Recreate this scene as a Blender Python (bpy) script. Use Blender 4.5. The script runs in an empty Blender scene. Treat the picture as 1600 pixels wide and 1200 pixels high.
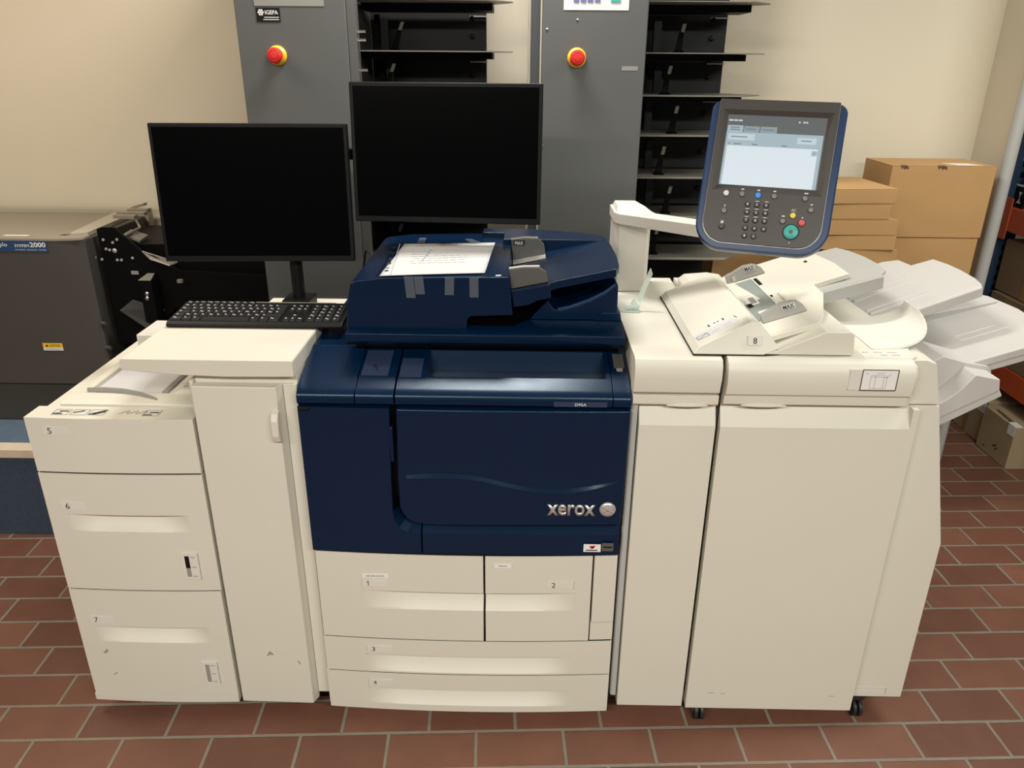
import bpy, bmesh, math, random
from mathutils import Vector, Matrix
random.seed(7)
S = bpy.context.scene
C = S.collection
PI = math.pi
R = math.radians

# ------------------------------------------------------------------ camera
PITCH, YAW, ROLL, FPX, CH = R(22.863), R(-0.770), R(-0.4608), 1202.0, 1.75
_f = Vector((math.sin(YAW)*math.cos(PITCH), math.cos(YAW)*math.cos(PITCH), -math.sin(PITCH)))
_r = Vector((math.cos(YAW), -math.sin(YAW), 0)); _d = _f.cross(_r)
_r2 = _r*math.cos(ROLL)+_d*math.sin(ROLL); _d2 = -_r*math.sin(ROLL)+_d*math.cos(ROLL)
cam = bpy.data.objects.new('camera', bpy.data.cameras.new('camera')); C.objects.link(cam)
M4 = Matrix((( _r2.x, -_d2.x, -_f.x, 0), (_r2.y, -_d2.y, -_f.y, 0), (_r2.z, -_d2.z, -_f.z, CH), (0, 0, 0, 1)))
cam.matrix_world = M4
cam.data.sensor_width = 36; cam.data.lens = 36*FPX/1600; cam.data.clip_start = .05
S.camera = cam

def at(px, py, x=None, y=None, z=None):
    """the point of the room seen at a pixel of the survey photo, on a known plane"""
    d = _r2*((px-800)/FPX) + _d2*((py-600)/FPX) + _f
    t = x/d.x if x is not None else (y/d.y if y is not None else (z-CH)/d.z)
    return Vector((d.x*t, d.y*t, CH+d.z*t))

# ------------------------------------------------------------------ materials
def srgb(r, g, b):
    f = lambda c: c/12.92 if c <= .04045 else ((c+.055)/1.055)**2.4
    return (f(r/255), f(g/255), f(b/255), 1)
MATS = {}
def mat(name, col, rough=.5, metal=0, spec=.5, noise=0, nscale=30, bump=0, bscale=400, coat=0, alpha=1, trans=0, emit=0, tint=(1, 1, 1, 1)):
    m = bpy.data.materials.new(name); m.use_nodes = True
    nt = m.node_tree; b = nt.nodes['Principled BSDF']
    b.inputs['Base Color'].default_value = col
    b.inputs['Roughness'].default_value = rough; b.inputs['Metallic'].default_value = metal
    b.inputs['Specular IOR Level'].default_value = spec; b.inputs['Specular Tint'].default_value = tint
    b.inputs['Coat Weight'].default_value = coat
    b.inputs['Transmission Weight'].default_value = trans; b.inputs['Alpha'].default_value = alpha
    if emit:
        b.inputs['Emission Color'].default_value = col; b.inputs['Emission Strength'].default_value = emit
        b.inputs['Base Color'].default_value = (.02, .02, .02, 1)
    tc = nt.nodes.new('ShaderNodeTexCoord')
    if noise:
        n = nt.nodes.new('ShaderNodeTexNoise'); n.inputs['Scale'].default_value = nscale; n.inputs['Detail'].default_value = 5
        mx = nt.nodes.new('ShaderNodeMix'); mx.data_type = 'RGBA'
        mx.inputs['A'].default_value = tuple(c*(1-noise) for c in col[:3])+(1,)
        mx.inputs['B'].default_value = tuple(min(1, c*(1+noise)) for c in col[:3])+(1,)
        nt.links.new(tc.outputs['Object'], n.inputs['Vector']); nt.links.new(n.outputs['Fac'], mx.inputs['Factor'])
        nt.links.new(mx.outputs['Result'], b.inputs['Base Color'])
    if bump:
        n = nt.nodes.new('ShaderNodeTexNoise'); n.inputs['Scale'].default_value = bscale; n.inputs['Detail'].default_value = 3
        bp = nt.nodes.new('ShaderNodeBump'); bp.inputs['Strength'].default_value = bump; bp.inputs['Distance'].default_value = .002
        nt.links.new(tc.outputs['Object'], n.inputs['Vector']); nt.links.new(n.outputs['Fac'], bp.inputs['Height'])
        nt.links.new(bp.outputs['Normal'], b.inputs['Normal'])
    MATS[name] = m
    return m
cream = mat('cream_plastic', (.665, .635, .54, 1), .48, noise=.02, nscale=6, bump=.04, bscale=900)
cream2 = mat('pale_cream_plastic', (.68, .65, .58, 1), .5, noise=.02, nscale=8)
traygrey = mat('pale_grey_plastic', (.50, .48, .455, 1), .5, noise=.02, nscale=8)
smoke = mat('smoked_grey_plastic', (.40, .395, .37, 1), .35, noise=.03, nscale=10)
guidegrey = mat('guide_grey_plastic', (.29, .28, .25, 1), .5, noise=.03)
sagegrey = mat('sage_grey_plastic', (.25, .28, .26, 1), .5)
midgrey = mat('mid_grey_plastic', (.095, .093, .087, 1), .45, noise=.03)
navy = mat('navy_plastic', (.0007, .0105, .037, 1), .27, spec=.38, tint=(.72, .90, 1, 1), noise=.05, nscale=5, bump=.05, bscale=1200)
navy2 = mat('navy_pad', (.022, .036, .082, 1), .45)
navyring = mat('navy_rim', (.022, .055, .14, 1), .3)
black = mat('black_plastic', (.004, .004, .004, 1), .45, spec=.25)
blackmetal = mat('black_metal', (.003, .0031, .0033, 1), .5, spec=.12, noise=.2, nscale=12)
darkpanel = mat('dark_panel', (.012, .012, .012, 1), .5, spec=.3, noise=.15, nscale=9)
charcoal = mat('charcoal_face', (.06, .056, .05, 1), .45, bump=.05, bscale=1500)
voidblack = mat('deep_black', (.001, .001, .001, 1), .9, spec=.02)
keyblack = mat('key_black', (.012, .012, .014, 1), .45)
towergrey = mat('tower_grey_paint', (.104, .108, .103, 1), .5, noise=.05, nscale=5, bump=.08, bscale=1500)
towerdark = mat('tower_dark_grey', (.055, .062, .066, 1), .45)
towerbeige = mat('tower_beige', (.44, .40, .32, 1), .5)
plategrey = mat('plate_grey', (.20, .185, .155, 1), .4, noise=.06)
duplo = mat('machine_taupe_paint', (.055, .050, .042, 1), .5, noise=.05, nscale=8, bump=.08, bscale=1500)
duplotop = mat('machine_top_paint', (.27, .235, .18, 1), .5, noise=.04, nscale=4)
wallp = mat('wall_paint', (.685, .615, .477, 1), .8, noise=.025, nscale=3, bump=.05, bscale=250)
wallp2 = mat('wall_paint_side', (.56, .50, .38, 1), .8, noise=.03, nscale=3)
ceilm = mat('ceiling_paint', (.75, .72, .66, 1), .9)
pipem = mat('grey_trim_paint', (.42, .42, .40, 1), .35)
card = mat('cardboard', (.46, .27, .11, 1), .85, noise=.05, nscale=10, bump=.1, bscale=300)
card2 = mat('dark_cardboard', (.22, .145, .08, 1), .85, noise=.08, nscale=8, bump=.1, bscale=300)
card3 = mat('worn_cardboard', (.36, .27, .16, 1), .85, noise=.12, nscale=7, bump=.15, bscale=200)
cardtape = mat('brown_tape', (.30, .17, .06, 1), .3)
torn = mat('torn_cardboard', (.09, .055, .03, 1), .9)
white = mat('white_sticker', (.78, .77, .73, 1), .6)
paperm = mat('paper_white', (.56, .56, .555, 1), .8)
inkm = mat('black_ink', (.012, .012, .012, 1), .7)
greyink = mat('grey_ink', (.42, .41, .40, 1), .8)
paleink = mat('pale_print', (.66, .65, .63, 1), .8)
redink = mat('red_ink', (.60, .28, .25, 1), .8)
blueink = mat('blue_ink', (.08, .18, .30, 1), .8)
silver = mat('silver_metal', (.60, .585, .56, 1), .3, metal=.55)
chrome = mat('chrome_metal', (.72, .70, .66, 1), .15, metal=1)
redp = mat('red_button_plastic', (.75, .025, .02, 1), .4)
yellowp = mat('yellow_plastic', (.85, .50, .02, 1), .4)
yellowb = mat('yellow_button', (.85, .66, .10, 1), .4)
redb = mat('rose_button', (.65, .10, .12, 1), .4)
teal = mat('teal_button', (.05, .42, .36, 1), .4)
whitep = mat('white_plastic', (.8, .79, .76, 1), .4)
greybtn = mat('grey_button', (.22, .215, .21, 1), .4)
bluelit = mat('lit_blue_button', (.03, .25, .75, 1), .4, emit=1.0)
bluetag = mat('blue_badge', (.02, .055, .14, 1), .4)
violet = mat('violet_key', (.14, .16, .36, 1), .4)
tapem = mat('clear_tape', (.20, .23, .27, 1), .4, alpha=.26)
clearp = mat('clear_plastic', (.72, .82, .74, 1), .15, alpha=.6)
blueriser = mat('blue_linoleum', (.045, .072, .112, 1), .5, noise=.35, nscale=60)
bluetop = mat('blue_grey_linoleum', (.11, .16, .22, 1), .5, noise=.25, nscale=40)
woodm = mat('pale_wood', (.70, .60, .45, 1), .6, noise=.12, nscale=25)
orange = mat('orange_beam_paint', (.55, .085, .02, 1), .45, noise=.1)
rackblue = mat('rack_blue_paint', (.02, .045, .09, 1), .45, noise=.2)
boxblue = mat('dark_blue_box', (.012, .02, .06, 1), .5)
screenoff = mat('dark_screen_glass', (.001, .001, .0012, 1), .2, spec=.12)
dirt = mat('grey_scuff', (.30, .28, .24, 1), .9)
rubber = mat('caster_rubber', (.015, .015, .016, 1), .5)
sc_top = mat('screen_header', (.15, .165, .165, 1), .3, emit=.7)
sc_tab = mat('screen_tab', (.34, .41, .43, 1), .3, emit=.75)
sc_bar = mat('screen_toolbar', (.47, .60, .66, 1), .3, emit=.75)
sc_body = mat('screen_body', (.74, .83, .88, 1), .3, emit=.9)
sc_mid = mat('screen_list', (.60, .71, .77, 1), .3, emit=.85)
sc_txt = mat('screen_text', (.20, .27, .31, 1), .3, emit=.7)
sc_wht = mat('screen_white_text', (.7, .74, .75, 1), .3, emit=.8)

def floor_material():
    m = bpy.data.materials.new('quarry_tiles'); m.use_nodes = True
    nt = m.node_tree; N = nt.nodes; L = nt.links; b = N['Principled BSDF']
    def mth(op, a, c=None, d=None):
        n = N.new('ShaderNodeMath'); n.operation = op
        for i, v in enumerate((a, c, d)):
            if v is None: continue
            if isinstance(v, (int, float)): n.inputs[i].default_value = v
            else: L.new(v, n.inputs[i])
        return n.outputs[0]
    tc = N.new('ShaderNodeTexCoord'); sp = N.new('ShaderNodeSeparateXYZ'); L.new(tc.outputs['Object'], sp.inputs[0])
    th = R(2.7309); X, Y = sp.outputs[0], sp.outputs[1]
    u = mth('ADD', mth('MULTIPLY', X, math.cos(th)), mth('MULTIPLY', Y, math.sin(th)))
    v = mth('ADD', mth('MULTIPLY', X, -math.sin(th)), mth('MULTIPLY', Y, math.cos(th)))
    vv = mth('DIVIDE', mth('ADD', v, 20*.1234-1.6226), .1234)
    row = mth('FLOOR', vv); fv = mth('FRACT', vv)
    odd = mth('MODULO', row, 2.0)
    uu = mth('DIVIDE', mth('ADD', mth('ADD', u, 24.5-.073), mth('MULTIPLY', odd, -.134)), .245)
    col = mth('FLOOR', uu); fu = mth('FRACT', uu)
    ev = mth('MINIMUM', fv, mth('SUBTRACT', 1.0, fv)); eu = mth('MINIMUM', fu, mth('SUBTRACT', 1.0, fu))
    dist = mth('MINIMUM', mth('MULTIPLY', ev, .1234), mth('MULTIPLY', eu, .245))
    wob = N.new('ShaderNodeTexNoise'); wob.inputs['Scale'].default_value = 35; L.new(tc.outputs['Object'], wob.inputs['Vector'])
    dist = mth('ADD', dist, mth('MULTIPLY', mth('SUBTRACT', wob.outputs['Fac'], .5), .0025))
    mr = N.new('ShaderNodeMapRange'); mr.inputs['From Min'].default_value = .0038; mr.inputs['From Max'].default_value = .0056
    L.new(dist, mr.inputs['Value'])
    cmb = N.new('ShaderNodeCombineXYZ'); L.new(row, cmb.inputs[0]); L.new(col, cmb.inputs[1])
    wn = N.new('ShaderNodeTexWhiteNoise'); wn.noise_dimensions = '2D'; L.new(cmb.outputs[0], wn.inputs['Vector'])
    rp = N.new('ShaderNodeValToRGB'); e = rp.color_ramp.elements
    e[0].position = 0; e[0].color = (.112, .058, .039, 1); e[1].position = 1; e[1].color = (.155, .083, .057, 1)
    e.new(.5).color = (.134, .068, .046, 1); L.new(wn.outputs['Value'], rp.inputs['Fac'])
    n2 = N.new('ShaderNodeTexNoise'); n2.inputs['Scale'].default_value = 9; n2.inputs['Detail'].default_value = 6; L.new(tc.outputs['Object'], n2.inputs['Vector'])
    mm = N.new('ShaderNodeMix'); mm.data_type = 'RGBA'; mm.blend_type = 'MULTIPLY'; mm.inputs['Factor'].default_value = .35
    L.new(rp.outputs['Color'], mm.inputs['A']); L.new(n2.outputs['Fac'], mm.inputs['B'])
    sc = N.new('ShaderNodeMix'); sc.data_type = 'RGBA'; sc.blend_type = 'MULTIPLY'; sc.inputs['Factor'].default_value = 1
    L.new(mm.outputs['Result'], sc.inputs['A']); sc.inputs['B'].default_value = (1.45, 1.20, 1.10, 1)
    gm = N.new('ShaderNodeMix'); gm.data_type = 'RGBA'; gm.inputs['A'].default_value = (.17, .145, .11, 1); gm.inputs['B'].default_value = (.27, .235, .185, 1)
    n3 = N.new('ShaderNodeTexNoise'); n3.inputs['Scale'].default_value = 14; n3.inputs['Detail'].default_value = 4; L.new(tc.outputs['Object'], n3.inputs['Vector'])
    L.new(n3.outputs['Fac'], gm.inputs['Factor'])
    fx = N.new('ShaderNodeMix'); fx.data_type = 'RGBA'
    L.new(mr.outputs['Result'], fx.inputs['Factor']); L.new(gm.outputs['Result'], fx.inputs['A']); L.new(sc.outputs['Result'], fx.inputs['B'])
    L.new(fx.outputs['Result'], b.inputs['Base Color'])
    b.inputs['Roughness'].default_value = .5
    n4 = N.new('ShaderNodeTexNoise'); n4.inputs['Scale'].default_value = 300; L.new(tc.outputs['Object'], n4.inputs['Vector'])
    hh = mth('ADD', mth('MULTIPLY', mr.outputs['Result'], .003), mth('MULTIPLY', n4.outputs['Fac'], .0006))
    bp = N.new('ShaderNodeBump'); bp.inputs['Strength'].default_value = .6; bp.inputs['Distance'].default_value = 1; L.new(hh, bp.inputs['Height'])
    L.new(bp.outputs['Normal'], b.inputs['Normal'])
    return m
tilesm = floor_material()

# ------------------------------------------------------------------ mesh helpers
class MB:
    def __init__(s, frame=None): s.bm = bmesh.new(); s.F = frame
    def V(s, p):
        p = Vector(p)
        return s.bm.verts.new(s.F @ p if s.F else p)
    def face(s, vs):
        try: return s.bm.faces.new(vs)
        except ValueError: return None
    def box(s, x0, x1, y0, y1, z0, z1):
        v = [s.V((x, y, z)) for z in (z0, z1) for y in (y0, y1) for x in (x0, x1)]
        for f in ((0, 2, 3, 1), (4, 5, 7, 6), (0, 1, 5, 4), (2, 6, 7, 3), (0, 4, 6, 2), (1, 3, 7, 5)): s.face([v[i] for i in f])
        return s
    def loft(s, rings, cap=True):
        vs = [[s.V(p) for p in r] for r in rings]
        n = len(vs[0])
        for a, b in zip(vs, vs[1:]):
            for i in range(n): s.face([a[i], a[(i+1) % n], b[(i+1) % n], b[i]])
        if cap: s.face(vs[0][::-1]); s.face(vs[-1])
        return s
    def prism(s, ax, pts, a, b, inset=0):
        mk = {'x': lambda p, t: (t, p[0], p[1]), 'y': lambda p, t: (p[0], t, p[1]), 'z': lambda p, t: (p[0], p[1], t)}[ax]
        return s.loft([[mk(p, a) for p in pts], [mk(p, b) for p in pts]])
    def cyl(s, p0, p1, r0, r1=None, n=20):
        p0, p1 = Vector(p0), Vector(p1); r1 = r0 if r1 is None else r1
        d = (p1-p0).normalized(); a = d.orthogonal().normalized(); b = d.cross(a)
        return s.loft([[p0+(a*math.cos(t)+b*math.sin(t))*r0 for t in [2*PI*i/n for i in range(n)]], [p1+(a*math.cos(t)+b*math.sin(t))*r1 for t in [2*PI*i/n for i in range(n)]]])
    def lathe(s, p0, d, prof, n=28):
        p0 = Vector(p0); d = Vector(d).normalized(); a = d.orthogonal().normalized(); b = d.cross(a)
        return s.loft([[p0+d*h+(a*math.cos(2*PI*i/n)+b*math.sin(2*PI*i/n))*max(r, 1e-5) for i in range(n)] for r, h in prof])
    def tube(s, pts, r, n=8):
        pts = [Vector(p) for p in pts]; rings = []; up = None
        for i, p in enumerate(pts):
            d = (pts[min(i+1, len(pts)-1)]-pts[max(i-1, 0)]).normalized()
            if up is None: up = d.orthogonal().normalized()
            a = (up-d*up.dot(d)).normalized(); b = d.cross(a); up = a
            rings.append([p+(a*math.cos(2*PI*k/n)+b*math.sin(2*PI*k/n))*r for k in range(n)])
        return s.loft(rings)
    def ellipsoid(s, c, rx, ry, rz, n=20, m=12, zmin=-1):
        prof = []
        for j in range(m+1):
            t = -PI/2+PI*j/m; z = max(math.sin(t), zmin); prof.append((math.cos(math.asin(z)) if z > zmin else math.cos(t), z))
        return s.loft([[(c[0]+rx*max(q, 1e-4)*math.cos(2*PI*i/n), c[1]+ry*max(q, 1e-4)*math.sin(2*PI*i/n), c[2]+rz*z) for i in range(n)] for q, z in prof])
    def quad(s, *p):
        s.face([s.V(q) for q in p]); return s
    def slab(s, top, d):
        """solid between a polygon and the same polygon moved by d"""
        d = Vector(d)
        return s.loft([[Vector(p)+d for p in top], [Vector(p) for p in top]])
    def bulge(s, xc, hw, b, n=14, ymax=1.72):
        bm = s.bm
        for i in range(1, n):
            x = xc-hw+2*hw*i/n
            bmesh.ops.bisect_plane(bm, geom=bm.verts[:]+bm.edges[:]+bm.faces[:], plane_co=(x, 0, 0), plane_no=(1, 0, 0))
        for v in bm.verts:
            if v.co.y < ymax: v.co.y -= b*max(0, 1-((v.co.x-xc)/hw)**2)
        return s
    def build(s, name, m, parent=None, bevel=0, seg=2, smooth=22):
        bm = s.bm
        bmesh.ops.recalc_face_normals(bm, faces=bm.faces[:])
        me = bpy.data.meshes.new(name); bm.to_mesh(me); bm.free()
        me.materials.append(m)
        me.polygons.foreach_set('use_smooth', [True]*len(me.polygons))
        me.set_sharp_from_angle(angle=R(smooth))
        o = bpy.data.objects.new(name, me); C.objects.link(o)
        if bevel:
            bv = o.modifiers.new('bevel', 'BEVEL'); bv.width = bevel; bv.segments = seg; bv.limit_method = 'ANGLE'; bv.angle_limit = R(40); bv.harden_normals = True
        if parent: put(o, parent)
        return o
def world_of(o):
    m = Matrix()
    while o is not None: m = o.matrix_basis @ m if o.parent is None else o.matrix_parent_inverse @ o.matrix_basis @ m; o = o.parent
    return m
def put(o, parent):
    o.parent = parent
    o.matrix_parent_inverse = world_of(parent).inverted()
def tag(o, label, cat, group=None, kind=None):
    o['label'] = label; o['category'] = cat
    if group: o['group'] = group
    if kind: o['kind'] = kind
    return o
def thing(name, label, cat, loc, group=None, rz=0):
    o = bpy.data.objects.new(name, None); C.objects.link(o); o.location = loc; o.rotation_euler = (0, 0, rz); o.empty_display_size = .05
    return tag(o, label, cat, group)
def box(name, m, parent, x0, x1, y0, y1, z0, z1, bevel=.002, frame=None):
    return MB(frame).box(x0, x1, y0, y1, z0, z1).build(name, m, parent, bevel)
def copy_tree(o, parent=None):
    c = o.copy(); C.objects.link(c)
    if parent: c.parent = parent
    for ch in list(o.children): copy_tree(ch, c)
    return c
def FRONT(y):  # frame: u=+x, v=+z, w towards the camera
    return Matrix(((1, 0, 0, 0), (0, 0, -1, y), (0, 1, 0, 0), (0, 0, 0, 1)))
def TOP(z):
    return Matrix(((1, 0, 0, 0), (0, 1, 0, 0), (0, 0, 1, z), (0, 0, 0, 1)))
def frame3(o, u, v):
    u = Vector(u).normalized(); v = Vector(v); v = (v-u*v.dot(u)).normalized(); w = u.cross(v); o = Vector(o)
    return Matrix(((u.x, v.x, w.x, o.x), (u.y, v.y, w.y, o.y), (u.z, v.z, w.z, o.z), (0, 0, 0, 1)))
def text(s, name, m, parent, F, u0, u1, v0, v1, w=.0006, shear=0, ex=.0003, bold=0):
    cu = bpy.data.curves.new(name, 'FONT'); cu.body = s; cu.size = 1; cu.extrude = 0; cu.shear = shear; cu.resolution_u = 3; cu.offset = bold
    tmp = bpy.data.objects.new(name, cu); C.objects.link(tmp)
    dg = bpy.context.evaluated_depsgraph_get(); dg.update()
    me = bpy.data.meshes.new_from_object(tmp.evaluated_get(dg))
    bpy.data.objects.remove(tmp); bpy.data.curves.remove(cu)
    xs = [v.co.x for v in me.vertices]; ys = [v.co.y for v in me.vertices]
    ax, bx, ay, by = min(xs), max(xs), min(ys), max(ys)
    bm = bmesh.new(); bm.from_mesh(me)
    if ex > .0004:
        r = bmesh.ops.extrude_face_region(bm, geom=bm.faces[:])
        for g in r['geom']:
            if isinstance(g, bmesh.types.BMVert): g.co.z += ex
    for v in bm.verts:
        v.co = F @ Vector((u0+(v.co.x-ax)/(bx-ax)*(u1-u0), v0+(v.co.y-ay)/(by-ay)*(v1-v0), w+v.co.z))
    bm.to_mesh(me); bm.free(); me.materials.clear(); me.materials.append(m)
    o = bpy.data.objects.new(name, me); C.objects.link(o); put(o, parent)
    return o
def card_on(name, m, parent, F, u0, u1, v0, v1, w0=0, w1=.0006):
    return MB(F).box(u0, u1, v0, v1, w0, w1).build(name, m, parent)
def strokes(name, m, parent, F, segs, wd=.001, w=.0008):
    b = MB(F)
    for (a0, b0, a1, b1) in segs:
        p, q = Vector((a0, b0, 0)), Vector((a1, b1, 0)); d = (q-p).normalized(); n = Vector((-d.y, d.x, 0))*wd/2
        top = [p-n, q-n, q+n, p+n]
        b.slab([t+Vector((0, 0, w)) for t in top], (0, 0, -.0004))
    return b.build(name, m, parent)
def arc(cx, cy, r, a0, a1, n=8): return [(cx+r*math.cos(R(a0+(a1-a0)*i/n)), cy+r*math.sin(R(a0+(a1-a0)*i/n))) for i in range(n+1)]
def rrect(x0, x1, y0, y1, r, n=6):
    if not isinstance(r, (list, tuple)): r = [r]*4   # bl br tr tl
    return (arc(x0+r[0], y0+r[0], r[0], 180, 270, n)+arc(x1-r[1], y0+r[1], r[1], 270, 360, n)+arc(x1-r[2], y1-r[2], r[2], 0, 90, n)+arc(x0+r[3], y1-r[3], r[3], 90, 180, n))

def drawer_front(name, m, parent, x0, x1, z0, z1, yf, xc, hw, bl, groove=None, back=1.695, nx=56):
    """front panel with a bowed face and, if wanted, a scooped grip under a sharp upper lip"""
    zs = [z0+(z1-z0)*i/10 for i in range(11)]
    if groove:
        xl, xr, zt, zb, dep, tl, tr = groove
        zs = [z0, z0+(zb-z0)*.6, zb-.0012]+[zb+(zt-.001-zb)*i/10 for i in range(11)]+[zt, zt+.0012, (zt+z1)/2, z1]
    b = MB(); bm = b.bm; g = []
    xs = [x0+(x1-x0)*i/nx for i in range(nx+1)]
    for z in zs:
        row = []
        for x in xs:
            y = yf-bl*max(0, 1-((x-xc)/hw)**2)
            if groove and zb <= z < zt-.0005 and xl < x < xr:
                sl = min(1, (x-xl)/tl) if tl else 1; sr = min(1, (xr-x)/tr) if tr else 1
                s_ = min(sl, sr); s_ = math.sin(s_*PI/2)
                t = (z-zb)/(zt-.001-zb)
                y += dep*s_*(1-(1-t)**2)
            row.append(bm.verts.new((x, y, z)))
        g.append(row)
    for a, c in zip(g, g[1:]):
        for i in range(nx): bm.faces.new([a[i], a[i+1], c[i+1], c[i]])
    ring = g[0]+[r[-1] for r in g[1:]]+g[-1][-2::-1]+[r[0] for r in g[-2:0:-1]]
    bk = [bm.verts.new((v.co.x, back, v.co.z)) for v in ring]
    n = len(ring)
    for i in range(n): bm.faces.new([ring[i], bk[i], bk[(i+1) % n], ring[(i+1) % n]])
    bm.faces.new(bk)
    return b.build(name, m, parent, smooth=32)

# ================================================================== SETTING
def struct(name, o): o.name = name; o['kind'] = 'structure'; return o
struct('floor', MB().box(-4.5, 4.5, -2.5, 6, -.05, 0).build('floor', tilesm))
struct('wall_back', MB().box(-4.5, 1.86, 3.35, 3.45, 0, 2.8).build('wall_back', wallp))
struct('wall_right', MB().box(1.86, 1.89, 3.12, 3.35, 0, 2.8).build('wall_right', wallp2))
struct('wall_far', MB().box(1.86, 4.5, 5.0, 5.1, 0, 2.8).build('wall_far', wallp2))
struct('ceiling', MB().box(-4.5, 4.5, -2.5, 6, 2.8, 2.85).build('ceiling', ceilm))
struct('trim_1', MB().lathe((1.872, 3.105, 0), (0, 0, 1), [(.024, 0), (.024, 2.8)], 24).build('trim_1', pipem))

# raised floor behind the machines
pf = thing('raised_platform', 'low blue linoleum platform with pale wooden edge strip behind the printers', 'platform', (-.4, 2.94, 0))
MB().box(-2.9, 1.34, 2.55, 3.33, .0, .345).build('riser', blueriser, pf)
o = MB().box(-2.9, 1.34, 2.54, 2.60, .346, .384).build('edge_strip', woodm, pf, .004); o['label'] = 'pale wooden edge strip'
MB().box(-2.9, 1.34, 2.60, 3.33, .346, .382).build('platform_top', bluetop, pf)

# ================================================================== MAIN PRINTER
P = thing('office_printer', 'large navy blue printer with cream drawers one to four, in the middle of the row', 'printer', (-.14, 2.03, 0))
box('cabinet', cream, P, -.528, .250, 1.705, 2.38, .07, .975, .004)
box('door_gap_shade', black, P, -.526, .249, 1.7005, 1.7045, .579, .974, 0)  # black sheet added to paint the shade in the gaps around the blue doors
box('plinth', black, P, -.50, .225, 1.73, 2.36, .012, .068, .003)
for x in (-.45, .18): MB().cyl((x, 1.80, .0), (x, 1.80, .02), .02).build('foot', rubber, P)
XC, HW, BL = -.138, .40, .014
def label_plate(par, u0, u1, v0, v1, y, digit):
    pl = card_on('label_plate', cream2, par, FRONT(y), u0, u1, v0, v1, 0, .0012)
    h = (v1-v0)
    if digit == '1':
        strokes('tray_number', inkm, pl, FRONT(y), [(u0+.0165, v0+h*.16, u0+.0165, v0+h*.84), (u0+.0165, v0+h*.81, u0+.0125, v0+h*.66)], .0016, .0018)
    else:
        text(digit, 'tray_number', inkm, pl, FRONT(y), u0+.012, u0+.012+h*.42, v0+h*.16, v0+h*.84, .0016)
    card_on('label_insert', cream2, pl, FRONT(y), u0+.034, u1-.002, v0+.002, v1-.002, .0010, .0015)
    return pl
YF = 1.664
bow = lambda x: YF-BL*max(0, 1-((x-XC)/HW)**2)
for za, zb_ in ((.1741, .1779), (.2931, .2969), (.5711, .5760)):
    drawer_front('drawer_gap_shade', black, P, -.528, .252, za, zb_, YF+.0022, XC, HW, BL, back=1.7045)  # shade between the drawers, put in as black strips inside the gaps
d = drawer_front('drawer', cream, P, -.5305, -.0935, .297, .571, YF, XC, HW, BL, (-.41, -.0930, .455, .398, .024, .16, 0))
label_plate(d, -.412, -.344, .469, .490, bow(-.38)-.001, '1')
st = card_on('paper_sticker', white, d, FRONT(bow(-.38)-.0012), -.411, -.342, .4965, .5095, 0, .0010)
text('NEDERLANDS', 'sticker_text', inkm, st, FRONT(bow(-.38)-.0012), -.400, -.353, .5002, .5055, .0012)
d = drawer_front('drawer', cream, P, -.0875, .190, .297, .571, YF, XC, HW, BL, (-.0880, .150, .455, .398, .024, 0, .14))
label_plate(d, .074, .143, .471, .494, bow(.108)-.001, '2')
st = card_on('paper_sticker', white, d, FRONT(bow(-.04)-.0012), -.064, -.019, .5375, .5495, 0, .0010)
text('FRANS', 'sticker_text', inkm, st, FRONT(bow(-.04)-.0012), -.053, -.031, .5412, .5462, .0012)
drawer_front('side_panel', cream, P, .1955, .2545, .359, .571, YF, XC, HW, BL)
drawer_front('side_panel', cream, P, .1935, .2545, .299, .3545, YF, XC, HW, BL)
d = drawer_front('drawer', cream, P, -.5315, .2545, .178, .293, YF, XC, HW, BL, (-.415, .140, .240, .183, .024, .10, .10))
label_plate(d, -.412, -.345, .250, .271, bow(-.38)-.001, '3')
d = drawer_front('drawer', cream, P, -.5335, .2545, .058, .174, YF, XC, HW, BL, (-.415, .140, .120, .064, .024, .10, .10))
label_plate(d, -.415, -.347, .131, .152, bow(-.38)-.001, '4')
drawer_front('kick_strip', cream, P, -.5335, .2545, .040, .056, YF+.002, XC, HW, BL)

# blue doors -------------------------------------------------------
ldoor = [(-.534, .577), (-.2515, .577), (-.2515, .637), (-.285, .640), (-.305, .652), (-.316, .674), (-.320, .70), (-.319, .80), (-.314, .985), (-.534, .985)]
b = MB().prism('y', ldoor, 1.660, 1.70)
# sloped cove that runs round the corner of the right hand door
inner = [(-.2515, .637), (-.285, .640), (-.305, .652), (-.316, .674), (-.320, .70)]
outer = [(-.2515, .660), (-.272, .660), (-.290, .668), (-.300, .684), (-.304, .705)]
for k in range(4):
    a0, a1, c1_, c0 = inner[k], inner[k+1], outer[k+1], outer[k]
    b.quad((a0[0], 1.660, a0[1]), (a1[0], 1.660, a1[1]), (c1_[0], 1.686, c1_[1]), (c0[0], 1.686, c0[1]))
LD = b.bulge(XC, HW, .008, 18).build('left_door', navy, P, smooth=30)
box('door_grip', navy, LD, -.317, -.308, 1.652, 1.672, .842, .936, .003)
box('hinge_cap', black, LD, -.531, -.505, 1.655, 1.69, .9755, .984, .002)
rd = [(-.297, .986), (-.302, .80), (-.301, .735)]+[(x, z) for x, z in arc(-.243, .726, .058, 180, 262, 8)]+[(-.206, .665), (.254, .669), (.258, .80), (.260, .986)]
RD = MB().prism('y', rd, 1.655, 1.70).bulge(XC, HW, .008, 18).build('right_door', navy, P, .005, 3, smooth=30)
MB().prism('x', [(1.660, .577), (1.660, .637), (1.690, .6635), (1.70, .6635), (1.70, .577)], -.2475, .2545).bulge(XC, HW, .008, 18).build('lower_strip', navy, P, smooth=30)
bowb = lambda x: 1.655-.008*max(0, 1-((x-XC)/HW)**2)
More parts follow.
